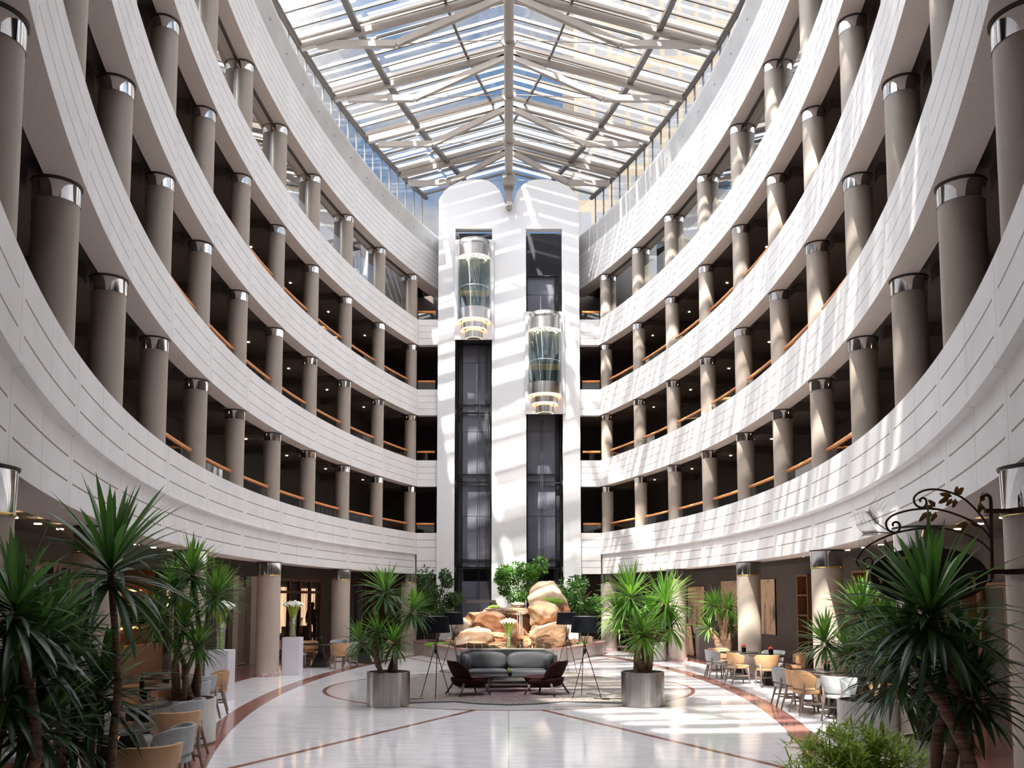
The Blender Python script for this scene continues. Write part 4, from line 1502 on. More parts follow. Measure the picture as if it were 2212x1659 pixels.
M['tabletop'] = bsdf('dark glossy table top', (.025, .022, .022), .22)
e = thing('coffee_table', 'low dark oval coffee table between the burgundy chairs', 'coffee table', (-.0, 20.75, .02))
b = MB().prism([(.70 * cos(2 * pi * i / 40), .36 * sin(2 * pi * i / 40)) for i in range(40)], .345, .37); b.build('table_top', M['tabletop'], e, bevel=.006)
for x, y in ((-.38, -.16), (.38, -.16), (-.38, .16), (.38, .16)):
    MB().tube([(x, y, .35), (x * 1.35, y * 1.5, 0)], [.03, .016], 10).build('leg', M['legw'], e)
e = thing('potted_plant', 'tiny green plant in a black pot on the coffee table', 'potted plant', (.03, 20.7, .39))
MB().lathe([(0, 0), (.045, 0), (.055, .09), (.05, .09), (.045, .07), (0, .07)], 16).build('pot', M['black'], e)
b = MB()
for i in range(40):
    a, l_ = rnd.uniform(0, 6.28), rnd.uniform(.04, .11)
    b.tube([(0.03 * cos(a), .03 * sin(a), .07), ((.03 + l_ * .25) * cos(a), (.03 + l_ * .25) * sin(a), .07 + l_)], [.006, .002], 4)
b.build('leaves', M['stem'], e)

# tripod lamps
M['shade'] = bsdf('black fabric lamp shade', (.006, .007, .010), .9, Specular_IOR_Level=.1)
M['shade_in'] = bsdf('white lamp shade lining', (.75, .74, .72), .7)


def make_lamp(loc, lab, rz):
    e = thing('floor_lamp', lab, 'floor lamp', loc, rz, 'black tripod floor lamps')
    MB().lathe([(.315, 1.43), (.275, 1.79)], 40).build('lamp_shade', M['shade'], e)
    MB().lathe([(.310, 1.432), (.27, 1.788)], 40).build('shade_lining', M['shade_in'], e)
    b = MB()
    for a in (0, 2.094, 4.189): b.bar((0, 0, 1.75), (.275 * cos(a), .275 * sin(a), 1.75), .006, .006)
    b.build('shade_spider', M['blackm'], e)
    MB().lathe([(0, 1.5), (.03, 1.52), (.04, 1.6), (.02, 1.68), (0, 1.7)], 14).build('bulb', M['china'], e)
    for i, a in enumerate((.4, .4 + 2.094, .4 + 4.189)):
        MB().tube([(-.14 * cos(a) , -.14 * sin(a), 1.50), (.06 * cos(a + .5), .06 * sin(a + .5), .98), (.37 * cos(a), .37 * sin(a), .0)], [.009, .011, .008], 8).build('leg', M['blackm'], e)
    MB().tube([(0, 0, .96), (0, 0, 1.06)], .03, 12).build('clamp', M['blackm'], e)
    return e


make_lamp((-1.62, 19.35, .02), 'black tripod floor lamp in the front left corner of the rug', .2)
make_lamp((1.69, 19.35, .02), 'black tripod floor lamp in the front right corner of the rug', 1.3)
make_lamp((-1.67, 26.1, 0), 'black tripod floor lamp behind the sofa on the left', .7)
make_lamp((1.74, 26.1, 0), 'black tripod floor lamp behind the sofa on the right', 1.0)
for lab, pts in (('black lamp cable on the floor by the front left lamp', [(-1.85, 19.1), (-2.1, 19.0), (-2.35, 19.3), (-2.5, 19.0)]), ('black lamp cable with switch on the floor by the front right lamp', [(1.85, 19.15), (2.1, 18.95), (2.35, 19.1), (2.75, 18.9)]),
                 ('black lamp cable coiled by the rear left lamp', [(-1.75, 25.9), (-2.1, 26.2), (-1.95, 26.6), (-1.7, 26.4)]), ('black lamp cable with switch by the rear right lamp', [(1.5, 26.4), (1.3, 26.5), (1.5, 26.8), (1.8, 26.5)])):
    e = thing('lamp_cable', lab, 'cable')
    MB().tube([(x, y, .032) for x, y in pts], .009, 6).build('cable', M['blackm'], e)
    if 'switch' in lab:
        MB().box((*pts[1], .04), (.16, .05, .035)).build('switch', M['blackm'], e)


# ================================================================== PLINTHS, VASES, CALLA LILIES
def plinth(x, y, w_, h_, lab):
    return tag(MB().box((0, 0, h_ / 2), (w_, w_, h_)).build('plinth', M['plinthm'], loc=(x, y, 0), bevel=.006), lab, 'plinth')


M['plinthm'] = bsdf('white painted plinth', (.62, .60, .64), .45)
plinth(-6.27, 18.95, .5, 1.09, 'white plinth nearest the camera on the left, beside the tall column')
plinth(-6.3, 25.4, .5, 1.08, 'white plinth farther back on the left, against the fourth column')


def calla(x, y, z, lab, vlab, h_=1.0):
    v = thing('glass_vase', vlab, 'vase', (x, y, z))
    vh = h_ * .62
    MB().lathe([(0, 0), (.085, 0), (.10, vh), (.094, vh), (.079, .02), (0, .02)], 24).build('glass', M['vaseglass'], v)
    e = thing('calla_bouquet', lab, 'flowers', (x, y, z))
    sb = MB()
    tips = []
    rr_ = random.Random(int(x * 100))
    for i in range(26):
        a = i * 2.39996
        q = math.sqrt((i + .5) / 26)
        b0_ = (.055 * q * cos(a + .8), .055 * q * sin(a + .8), .03)
        b1_ = (.042 * q * cos(a), .042 * q * sin(a), h_ * .42)
        b2_ = (.13 * q * cos(a), .13 * q * sin(a), h_ * (.76 + .06 * (1 - q)))
        b3_ = (.20 * q * cos(a), .20 * q * sin(a), h_ * (.86 + .08 * (1 - q)))
        sb.tube([b0_, b1_, b2_, b3_], .0125, 6)
        tips.append((b3_, Vector(b3_) - Vector(b2_)))
    sb.build('stems', M['stem'], e)
    MB().lathe([(.062, h_ * .40), (.065, h_ * .43)], 20).build('ribbon', M['china'], e)
    proto_ = None
    for p, d in tips:
        if proto_ is None:
            b_ = MB()
            n_ = 14
            prof = [(.010, 0), (.016, .03), (.026, .07), (.045, .105), (.06, .118)]
            for ri, (r_, zz) in enumerate(prof):
                for j in range(n_):
                    a = 2 * pi * j / n_
                    tip = (max(0, cos(a)) ** 3) * (ri / 4) ** 2
                    b_.v.append((r_ * cos(a) * (1 + .5 * tip), r_ * sin(a), zz + .035 * tip))
            for ri in range(len(prof) - 1):
                for j in range(n_):
                    b_.face([ri * n_ + j, ri * n_ + (j + 1) % n_, (ri + 1) * n_ + (j + 1) % n_, (ri + 1) * n_ + j], True, None, 1 if ri < 1 else 0)
            b_.tube([(0, 0, .03), (.004, 0, .10)], [.007, .004], 6)
            o = b_.build('calla_flower', [M['petal'], M['petal_g']], e)
            proto_ = o
        else:
            o = proto_.copy(); C.objects.link(o); o.parent = e
        o.location = p
        o.rotation_euler = (Matrix.Rotation(0, 3, 'Z') @ d.to_track_quat('Z', 'Y').to_matrix()).to_euler()
    return e


calla(-6.27, 18.95, 1.09, 'bunch of white calla lilies on the near left plinth', 'tall clear glass vase on the near left plinth')
calla(-6.3, 25.4, 1.08, 'bunch of white calla lilies on the far left plinth by the timber doors', 'tall clear glass vase on the far left plinth')
calla(.0, 28.62, .50, 'bunch of white calla lilies on the fountain rim behind the sofa', 'tall clear glass vase on the fountain rim behind the sofa')

# ================================================================== DINING TABLES AND CHAIRS
M['tan'] = noisy('tan leather', (.43, .245, .12), (.48, .28, .145), scale=14, rough=.45)
M['lgrey'] = noisy('pale blue grey leather', (.28, .295, .305), (.33, .345, .355), scale=14, rough=.45)
M['tablem'] = bsdf('black stained dining table', (.022, .02, .02), .2)
M['legc'] = noisy('grey brown oak', (.17, .13, .11), (.23, .18, .155), scale=10, rough=.5, stretch=(4, 4, .5))
PROTO = {}


def band(mb_, r0, r1, z0, z1, a0, a1, lean, n=22, taper=.45, ry=.92):
    """curved upholstered back: a thick band over the angles a0..a1, lower at its ends"""
    b_ = len(mb_.v)
    for i in range(n + 1):
        u = -1 + 2 * i / n
        a = a0 + (a1 - a0) * i / n
        lo = z0 + (z1 - z0) * taper * .25 * abs(u) ** 2
        hi = z1 - (z1 - z0) * taper * max(0, abs(u) - .55) ** 1.6 * 2.0
        for r_, z in ((r1, lo), (r1 + lean, hi), (r0 + lean, hi), (r0, lo)):
            mb_.v.append((r_ * cos(a), r_ * ry * sin(a), z))
    for i in range(n):
        for q in range(4):
            q2 = (q + 1) % 4
            mb_.face([b_ + i * 4 + q, b_ + i * 4 + q2, b_ + (i + 1) * 4 + q2, b_ + (i + 1) * 4 + q], True)
    mb_.face([b_ + q for q in range(4)]); mb_.face([b_ + n * 4 + q for q in range(4)][::-1])


def chair_proto(kind):
    m_ = M[kind]
    e = thing('dining_chair', '', 'chair')
    b_ = MB()
    band(b_, .235, .285, .50, .80, -.25 + .0, pi + .25, .035)       # open towards -y
    b_.build('backrest', m_, e, bevel=.010)
    s_ = MB()
    s_.prism([(.26 * cos(t) * (1.0), -.02 + .27 * sin(t)) if True else 0 for t in [2 * pi * i / 28 for i in range(28)]], .40, .475)
    s_.build('seat', m_, e, bevel=.018)
    for x, y, tx, ty, zt in ((-.2, -.18, -.23, -.22, .42), (.2, -.18, .23, -.22, .42), (-.22, .16, -.27, .27, .60), (.22, .16, .27, .27, .60)):
        MB().tube([(x * (1.12 if zt > .5 else 1), y, zt), (x * 1.05, y * 1.05, .38), (tx, ty, 0)], [.02, .025, .017], 8).build('leg', M['legc'], e)
    st = MB()
    st.bar((-.22, -.2, .22), (-.25, .22, .22), .022, .03); st.bar((.22, -.2, .22), (.25, .22, .22), .022, .03); st.bar((-.23, .0, .22), (.23, .0, .22), .022, .03)
    st.build('stretcher', M['legc'], e)
    return e


def place_chair(kind, x, y, face, lab, group):
    """FACE: direction the sitter looks, radians from +x"""
    if kind not in PROTO:
        PROTO[kind] = o = chair_proto(kind)
    else:
        o = copy_tree(PROTO[kind])
    o.location = (x, y, 0)
    o.rotation_euler = (0, 0, face + pi / 2)
    o['label'] = lab
    o['group'] = group
    return o


TP = None


def place_table(x, y, lab, r=.52, group='round black dining tables'):
    global TP
    if TP is None:
        e = thing('dining_table', lab, 'table')
        MB().lathe([(0, .715), (.50, .715), (.52, .73), (.52, .745), (.51, .75), (0, .75)], 48).build('table_top', M['tablem'], e)
        MB().lathe([(.30, 0), (.30, .02), (.09, .45), (.09, .715)], 4, a0=pi / 4, a1=2 * pi + pi / 4, smooth=False).build('pedestal', M['tablem'], e)
        TP = e; o = e
    else:
        o = copy_tree(TP)
    o.location = (x, y, 0)
    o.scale = (r / .52, r / .52, 1)
    o['label'] = lab; o['group'] = group
    return o


GR, GL = 'dining chairs on the right', 'dining chairs on the left'
place_table(6.3, 23.85, 'round black dining table farthest back on the right, holding a rose pot')
place_table(6.75, 22.55, 'round black dining table on the right behind the tan chair seen from behind')
place_table(6.42, 17.75, 'round black dining table on the right in front of the tall column')
place_table(6.3, 16.5, 'round black dining table nearest the camera on the right')
place_chair('lgrey', 5.68, 23.95, 0, 'pale grey dining chair in front of the right steel planter, turned to the wall', GR)
place_chair('tan', 5.98, 22.75, .1, 'tan dining chair at the left edge of the second right table', GR)
place_chair('tan', 6.5, 21.95, pi / 2 + .1, 'tan dining chair with its full back to the camera, right middle table', GR)
place_chair('tan', 7.5, 22.7, pi - .2, 'tan dining chair on the wall side of the second right table', GR)
place_chair('lgrey', 7.15, 23.55, -pi / 2 - .6, 'pale grey dining chair on the wall side between the two back right tables', GR)
place_chair('tan', 5.95, 24.6, -pi / 2 + .3, 'tan dining chair behind the farthest right table', GR)
place_chair('lgrey', 5.72, 18.0, -.1, 'pale grey dining chair just behind the sunlit tan one on the right', GR)
place_chair('tan', 5.78, 17.3, .35, 'sunlit tan dining chair left of the third right table', GR)
place_chair('tan', 5.72, 16.75, .05, 'tan dining chair just behind the grey one nearest the camera, right', GR)
place_chair('lgrey', 6.02, 15.95, 1.05, 'pale grey dining chair at the nearest right table, its back to the camera', GR)
place_chair('tan', 6.3, 14.7, pi / 2, 'tan dining chair half hidden behind the near right steel planter', GR)
place_chair('lgrey', 6.1, 15.25, -pi / 2 + .4, 'pale grey dining chair rim showing above the near right steel planter', GR)
place_chair('tan', 7.25, 17.5, pi, 'tan dining chair against the right wall behind the yucca leaves', GR)

place_table(-4.55, 9.9, 'round black dining table nearest the camera on the left')
place_table(-5.2, 12.1, 'round black dining table second from the camera on the left')
place_table(-6.05, 14.55, 'round black dining table behind the left steel planter')
place_table(-6.45, 16.5, 'round black dining table left of the near white plinth')
place_table(-6.1, 28.3, 'round black dining table in front of the timber glass doors', .66)
place_table(-5.0, 30.0, 'round black dining table farthest back on the left', .6)
place_chair('tan', -3.5, 8.55, 2.35, 'tan dining chair in the bottom left corner, nearest of all', GL)
place_chair('lgrey', -3.78, 9.75, pi + .1, 'pale grey dining chair beside the nearest tan one, left', GL)
place_chair('tan', -4.2, 11.05, 2.3, 'tan dining chair second from the camera on the left', GL)
place_chair('lgrey', -4.55, 12.25, pi, 'pale grey dining chair just in front of the left steel planter', GL)
place_chair('tan', -5.25, 13.9, 2.4, 'tan dining chair showing above the pebbles of the left planter', GL)
place_chair('lgrey', -5.38, 14.9, pi, 'pale grey dining chair rim behind the left yucca trunks', GL)
place_chair('lgrey', -5.68, 16.05, 2.5, 'pale grey dining chair seen from behind right of the left planter', GL)
place_chair('tan', -5.72, 16.95, pi + .3, 'tan dining chair in front of the near white plinth', GL)
place_chair('tan', -7.1, 15.1, 0, 'tan dining chair on the wall side behind the left yucca', GL)
place_chair('lgrey', -6.05, 11.6, .3, 'pale grey dining chair on the wall side of the second left table', GL)
place_chair('lgrey', -5.5, 9.9, 0, 'pale grey dining chair on the wall side of the nearest left table', GL)
place_chair('tan', -5.35, 27.55, 2.2, 'tan dining chair with open back in front of the far left table', GL)
place_chair('lgrey', -6.75, 27.9, .4, 'pale grey dining chair behind the far white plinth', GL)
place_chair('tan', -6.6, 28.9, -.8, 'tan dining chair on the far side of the far left table', GL)
place_chair('lgrey', -5.2, 28.5, pi + .1, 'pale grey dining chair right of the far left table', GL)
place_chair('lgrey', -5.75, 29.55, -pi / 2, 'pale grey dining chair between the two far left tables', GL)
place_chair('tan', -4.2, 30.0, pi, 'tan dining chair behind the centre left yucca', GL)

M['potm'] = bsdf('dark mirror pot', (.05, .05, .055), .12, .9)
for x, y, lab in ((6.42, 23.8, 'on the farthest right table'), (6.8, 22.6, 'on the second right table'), (6.47, 17.75, 'on the table before the tall right column'), (6.6, 16.7, 'on the nearest right table behind the yucca stem')):
    e = thing('rose_pot', 'red roses in a small dark pot %s' % lab, 'flower pot', (x, y, .75), group='red rose pots')
    MB().lathe([(0, 0), (.05, 0), (.062, .06), (.06, .12), (.068, .13), (.06, .13), (0, .11)], 18).build('pot', M['potm'], e)
    b = MB()
    for i in range(13):
        a = i * 2.4; q = .062 * math.sqrt(i / 13)
        b.lathe([(0, .0), (.02, .006), (.026, .022), (.018, .036), (0, .034)], 8, c=(q * cos(a), q * sin(a), .135 + .045 * (1 - q / .062)))
    b.build('roses', M['redf'], e)
for x, y, lab in ((-6.05, 28.1, 'small green bottle standing on the far left table'), (-6.0, 14.3, 'small green bottle on the table behind the left planter')):
    o = MB().lathe([(0, 0), (.04, 0), (.04, .14), (.014, .19), (.014, .25), (0, .25)], 12).build('bottle', M['bottle'], loc=(x, y, .75))
    tag(o, lab, 'bottle')

# ================================================================== HANGING SIGN ON ITS WROUGHT IRON BRACKET
M['iron'] = bsdf('dark bronze wrought iron', (.055, .035, .028), .4, .7)
M['gilt'] = bsdf('dull gilt metal leaf', (.24, .15, .06), .45, .7)
M['signm'] = bsdf('near black sign board', (.012, .006, .007), .45)
M['signtext'] = bsdf('dull gold lettering', (.62, .43, .18), .45, .3)
YS = 6.75
e = thing('hanging_sign', 'black oval pub sign with gold blackletter on a scrolled iron bracket at the right column', 'sign', (0, YS, 0))


def spx(pts, dy=0):
    out = []
    for x, y in pts:
        p = at(x, y, YS); out.append((p.x, dy, p.z))
    return out


def smooth(pts, n=6):
    out = []
    P_ = [Vector(p) for p in pts]
    for i in range(len(P_) - 1):
        p0_, p1, p2, p3 = P_[max(i - 1, 0)], P_[i], P_[i + 1], P_[min(i + 2, len(P_) - 1)]
        for j in range(n):
            t = j / n
            out.append(.5 * ((2 * p1) + (p2 - p0_) * t + (2 * p0_ - 5 * p1 + 4 * p2 - p3) * t * t + (3 * p1 - p0_ - 3 * p2 + p3) * t ** 3))
    out.append(P_[-1])
    return out


def sg(x, y): return (1840 + x / 5.946, 1040 + y / 5.946)


def scr(*q): return [sg(*p) for p in q]


for pts in (scr((1790, 720), (1740, 560), (1600, 370), (1420, 210), (1230, 130), (1050, 100), (900, 125), (810, 190), (800, 260), (840, 315), (910, 335), (955, 290), (950, 230), (905, 212), (875, 240), (885, 262)),
            scr((1780, 730), (1700, 620), (1560, 520), (1330, 420), (1080, 355), (800, 360), (560, 420), (460, 490), (440, 560), (480, 630), (560, 655), (615, 610), (610, 545), (565, 520), (525, 545), (535, 575)),
            scr((1780, 890), (1650, 770), (1450, 670), (1200, 605), (950, 595), (700, 630), (480, 690), (230, 810), (100, 930), (62, 1020), (90, 1090), (170, 1125), (250, 1090), (265, 1010), (215, 972), (155, 1000), (170, 1040))):
    MB().tube(smooth(spx(pts)), .0085, 8).build('scroll', M['iron'], e)
MB().tube(smooth(spx(scr((1690, 225), (1685, 190), (1720, 170), (1765, 190), (1785, 260), (1790, 500), (1795, 800), (1803, 1150), (1800, 1240), (1775, 1280), (1750, 1270))), 4), .014, 8).build('upright_bar', M['iron'], e)
for yy in (380, 1160):
    a, b_ = at(*sg(1790, yy), YS), at(*sg(1900, yy), YS)
    MB().box(((a.x + b_.x) / 2 + .03, 0, a.z), (b_.x - a.x + .16, .03, .035)).build('wall_arm', M['iron'], e)
    cxx, cyy = pol(10, R, 1)
    MB().lathe([(.335, -.022), (.35, -.022), (.35, -.022), (.35, .022), (.35, .022), (.335, .022)], 32, c=(cxx, cyy - YS, a.z)).build('clamp_band', M['iron'], e)


def leaf(c, dx, dz, w_, mb_):
    c = Vector(c); d = Vector((dx, 0, dz)); n_ = Vector((-dz, 0, dx)).normalized() * w_
    p = [c, c + d * .35 + n_ + Vector((0, -.015, 0)), c + d * .8 + n_ * .6, c + d, c + d * .8 - n_ * .6, c + d * .35 - n_ + Vector((0, -.015, 0)), c + d * .5 + Vector((0, .02, 0))]
    mb_.add(p, [(0, 6, 1), (1, 6, 2), (2, 6, 3), (3, 6, 4), (4, 6, 5), (5, 6, 0)], True)


lf = MB()
for x, y, dx, dz, w_ in ((1330, 175, .07, .06, .022), (1330, 180, .02, .075, .02), (1290, 190, -.10, .02, .02), (1250, 200, -.085, -.05, .02), (1330, 220, -.02, -.075, .018), (1290, 220, -.05, -.06, .016),
                         (1070, 330, -.05, .06, .018), (1050, 345, -.075, .02, .016), (960, 390, -.06, -.08, .018), (1080, 390, -.04, -.08, .018), (1010, 380, -.03, -.07, .014), (1640, 260, .0, -.09, .02), (1650, 270, .03, .08, .018), (1620, 330, .06, -.01, .016),
                         (1500, 540, -.10, -.02, .02), (1500, 545, -.06, -.06, .018), (1520, 530, .07, -.03, .018)):
    leaf(spx([sg(x, y)])[0], dx, dz, w_, lf)
o = lf.build('gilt_leaves', M['gilt'], e, fix=False)
so = o.modifiers.new('t', 'SOLIDIFY'); so.thickness = .004
# ears of wheat
wh = MB()
for stem_ in (scr((500, 650), (340, 545), (215, 390)), scr((500, 665), (340, 655), (150, 668))):
    P_ = smooth(spx(stem_), 8)
    wh.tube(P_, .004, 6)
    k0 = len(P_) // 2
    ear = P_[k0:]
    d = (ear[-1] - ear[0]); nrm = Vector((-d.z, 0, d.x)).normalized()
    for i in range(12):
        c_ = ear[0].lerp(ear[-1], i / 11)
        for q in (-1, 1):
            t1 = c_ + d * .14 + nrm * q * .018
            wh.tube([c_, c_ + d * .08 + nrm * q * .014, t1], [.0015, .0036, .0008], 5)
            wh.tube([t1, t1 + d * .22 + nrm * q * .03, t1 + d * .36 + nrm * q * (.09 + .03 * (i % 3))], [.0012, .001, .0007], 4)
wh.build('wheat_ears', M['iron'], e)
for pa, pb in ((sg(410, 735), sg(525, 945)), (sg(1540, 725), sg(1450, 940))):
    a, b_ = Vector(spx([pa])[0]), Vector(spx([pb])[0])
    ch = MB()
    for i in range(6):
        c_ = a.lerp(b_, (i + .5) / 6); d = (b_ - a).normalized()
        sd_ = Vector((0, 1, 0)) if i % 2 else d.cross(Vector((0, 1, 0))).normalized()
        ch.tube([c_ + d * (.021 * cos(t)) + sd_ * (.010 * sin(t)) for t in [2 * pi * j / 12 for j in range(12)]], .0028, 6, closed=True)
    ch.build('chain', M['iron'], e)
bc, br, btop = at(*sg(980, 1210), YS), at(*sg(1730, 1210), YS), at(*sg(980, 850), YS)
a_, h_ = br.x - bc.x, btop.z - bc.z
bd = MB()
bd.v = []
nn_ = 56
for y in (-.02, .02):
    for i in range(nn_):
        t = 2 * pi * i / nn_
        bd.v.append((bc.x + a_ * cos(t), y, bc.z + h_ * (abs(sin(t)) ** .9) * (1 if sin(t) > 0 else -1)))
bd.face(list(range(nn_))); bd.face([nn_ + i for i in range(nn_)][::-1])
for i in range(nn_): bd.face((i, (i + 1) % nn_, nn_ + (i + 1) % nn_, nn_ + i))
bd.build('board', M['signm'], e)


def strokes(mb_, px, py, segs, w_=.015):
    for q in segs:
        P_ = [Vector(p) for p in spx([sg(px + x, py + y) for x, y in q])]
        for u, v in zip(P_, P_[1:]):
            mb_.bar((u.x, -.026, u.z), (v.x, -.026, v.z), .008, w_, up=(0, 1, 0)) if False else mb_.bar((u.x, -.026, u.z), (v.x, -.026, v.z), w_, .008, up=(0, 1, 0))


# blackletter R, then a, t(?), a as far as the leaves let one read the upper line
tx = MB(); strokes(tx, 560, 965, [[(15, 20), (45, 5), (60, 25), (55, 110), (25, 135)], [(60, 25), (100, 10), (110, 40), (65, 65)], [(65, 65), (95, 110), (125, 135)], [(20, 60), (45, 70)]]); tx.build('letter', M['signtext'], e)
tx = MB(); strokes(tx, 905, 1020, [[(5, 10), (55, 5), (70, 20)], [(70, 20), (65, 80), (80, 90)]]); tx.build('letter', M['signtext'], e)
tx = MB(); strokes(tx, 1050, 1040, [[(10, 5), (35, 10), (38, 70), (55, 80)], [(36, 35), (8, 50), (15, 75), (36, 68)]]); tx.build('letter', M['signtext'], e)
tx = MB(); strokes(tx, 1170, 1035, [[(10, 10), (45, 0), (60, 20), (58, 60), (30, 85), (12, 70), (14, 45), (52, 30)]]); tx.build('letter', M['signtext'], e)
tx = MB(); strokes(tx, 330, 1250, [[(0, 0), (30, 20), (25, 60)], [(30, 20), (50, 10)]]); tx.build('letter', M['signtext'], e)
tx = MB(); strokes(tx, 870, 1215, [[(20, 10), (45, 20), (40, 60), (15, 75), (20, 40)]]); tx.build('letter', M['signtext'], e)
tx = MB(); strokes(tx, 1500, 1235, [[(0, 10), (50, 0), (60, 20)], [(45, 20), (55, 110), (30, 150)]]); tx.build('letter', M['signtext'], e)
# ================================================================== PLANTS
def leaf_mat(name, c0, c1, tr=.3, rough=.34):
    m = noisy(name, c0, c1, scale=2.6, rough=rough, lo=.4, hi=.6)
    t_ = m.node_tree
    tl_ = t_.nodes.new('ShaderNodeBsdfTranslucent')
    tl_.inputs['Color'].default_value = (c1[0] * 2.2, c1[1] * 2.0, c1[2] * 1.2, 1)
    mx_ = t_.nodes.new('ShaderNodeMixShader'); mx_.inputs['Fac'].default_value = tr
    t_.links.new(t_.nodes['Principled BSDF'].outputs[0], mx_.inputs[1])
    t_.links.new(tl_.outputs[0], mx_.inputs[2])
    t_.links.new(mx_.outputs[0], t_.nodes['Material Output'].inputs['Surface'])
    return m


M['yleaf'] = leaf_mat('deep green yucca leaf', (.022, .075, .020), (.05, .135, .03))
M['yleaf_shaded'] = leaf_mat('yucca leaf with foreground shade in its green', (.010, .036, .012), (.022, .062, .018), .2)  # darker copy of the yucca leaf: shade of the foreground put into its colour
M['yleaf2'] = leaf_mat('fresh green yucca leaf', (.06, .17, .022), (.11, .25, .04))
M['fleaf'] = leaf_mat('glossy ficus leaf', (.045, .14, .022), (.10, .24, .04), .3, .3)
M['fleaf2'] = leaf_mat('dark ficus leaf', (.02, .06, .018), (.045, .115, .03), .25, .3)
M['bleaf'] = leaf_mat('yellow green narrow leaf', (.11, .18, .02), (.20, .29, .045), .3, .45)
M['trunk'] = noisy('rough brown yucca trunk', (.085, .045, .028), (.19, .115, .07), scale=7, rough=.85, bump=1.0, stretch=(1, 1, 5))
M['trunkp'] = noisy('pale rough yucca trunk', (.24, .13, .085), (.36, .22, .15), scale=7, rough=.85, bump=1.0, stretch=(1, 1, 3))
M['pebble'] = noisy('dark grey pebbles', (.02, .02, .024), (.10, .10, .11), scale=22, rough=.4, bump=1.0)
M['potw'] = noisy('pale ribbed planter', (.50, .48, .46), (.60, .58, .55), scale=3, rough=.4, stretch=(9, 9, .2))


def blade(mb_, base, d, ln, w_, droop, rr_, seg=6):
    """one sword leaf with a folded midrib, arching down under its own weight"""
    p = Vector(base); d = Vector(d).normalized()
    side = d.cross(Vector((0, 0, 1)))
    if side.length < .05: side = Vector((1, 0, 0))
    side.normalize()
    side = (side + Vector((rr_.uniform(-.25, .25),) * 3)).normalized()
    b_ = len(mb_.v)
    st = ln / seg
    for i in range(seg + 1):
        t = i / seg
        wd = w_ * (.45 + 2.2 * t - 1.55 * t * t) * (1 - t ** 4) if t < 1 else 0.0008
        wd = max(wd, .0008)
        up_ = side.cross(d).normalized()
        mb_.v += [tuple(p - side * wd + up_ * wd * .35), tuple(p), tuple(p + side * wd + up_ * wd * .35)]
        p = p + d * st
        d = (d + Vector((0, 0, -droop * (.35 + t) * .33))).normalized()
        side = (side - d * side.dot(d)).normalized()
    for i in range(seg):
        q = b_ + i * 3
        mb_.face((q, q + 1, q + 4, q + 3), True)
        mb_.face((q + 1, q + 2, q + 5, q + 4), True)


def crown(parent, org, c, ln, n_, seed, mats_, w_=.018, tilt=(0, 0)):
    """a rosette of sword leaves round the stem end at world point c"""
    rr_ = random.Random(seed)
    mb_ = MB()
    c = Vector(c) - Vector(org)
    for i in range(n_):
        f = (i + .5) / n_                                  # 0 = young upright leaves, 1 = old hanging ones
        el = math.radians(88 - 128 * f ** .85 + rr_.uniform(-10, 10))
        az = i * 2.39996 + rr_.uniform(-.3, .3)
        d = Vector((cos(el) * cos(az) + tilt[0] * (1 - f), cos(el) * sin(az) + tilt[1] * (1 - f), sin(el)))
        base = c + Vector((.02 * cos(az), .02 * sin(az), .10 * (1 - f) * ln - .22 * f * ln))
        L_ = ln * rr_.uniform(.78, 1.08) * (1.0 if f > .1 else .8)
        blade(mb_, base, d, L_, w_ * rr_.uniform(.85, 1.15), rr_.uniform(.08, .34) + (.55 * f if f > .3 else 0), rr_)
    for fi in range(len(mb_.f)):
        mb_.mi[fi] = 1 if (fi // 12) % n_ < n_ * .35 else 0
    return mb_.build('leaf_crown', mats_, parent, fix=False)


def trunk(parent, org, pts, r0, r1, m):
    P_ = smooth([Vector(p) - Vector(org) for p in pts], 5)
    n_ = len(P_)
    rs = [(r0 + (r1 - r0) * i / (n_ - 1)) * (1 + .07 * sin(i * 2.6)) for i in range(n_)]
    return MB().tube(P_, rs, 10).build('trunk', m, parent)


def planter(e, r_, h_, m):
    MB().lathe([(r_ - .03, 0), (r_ - .03, .03), (r_ - .03, .03), (r_, .03), (r_, .03), (r_, h_), (r_, h_), (r_ - .035, h_), (r_ - .035, h_), (r_ - .035, h_ - .07)], 56).build('planter', m, e)
    rr_ = random.Random(int(h_ * 1000))
    b_ = MB()
    b_.lathe([(0, h_ - .05), (r_ - .04, h_ - .06)], 32)
    for i in range(170):
        a, q = rr_.uniform(0, 6.283), (r_ - .06) * math.sqrt(rr_.random())
        s_ = rr_.uniform(.012, .026)
        b_.lathe([(0, -s_ * .6), (s_, 0), (0, s_ * .6)], 6, c=(q * cos(a), q * sin(a), h_ - .04))
    o = b_.build('pebbles', M['pebble'], e)


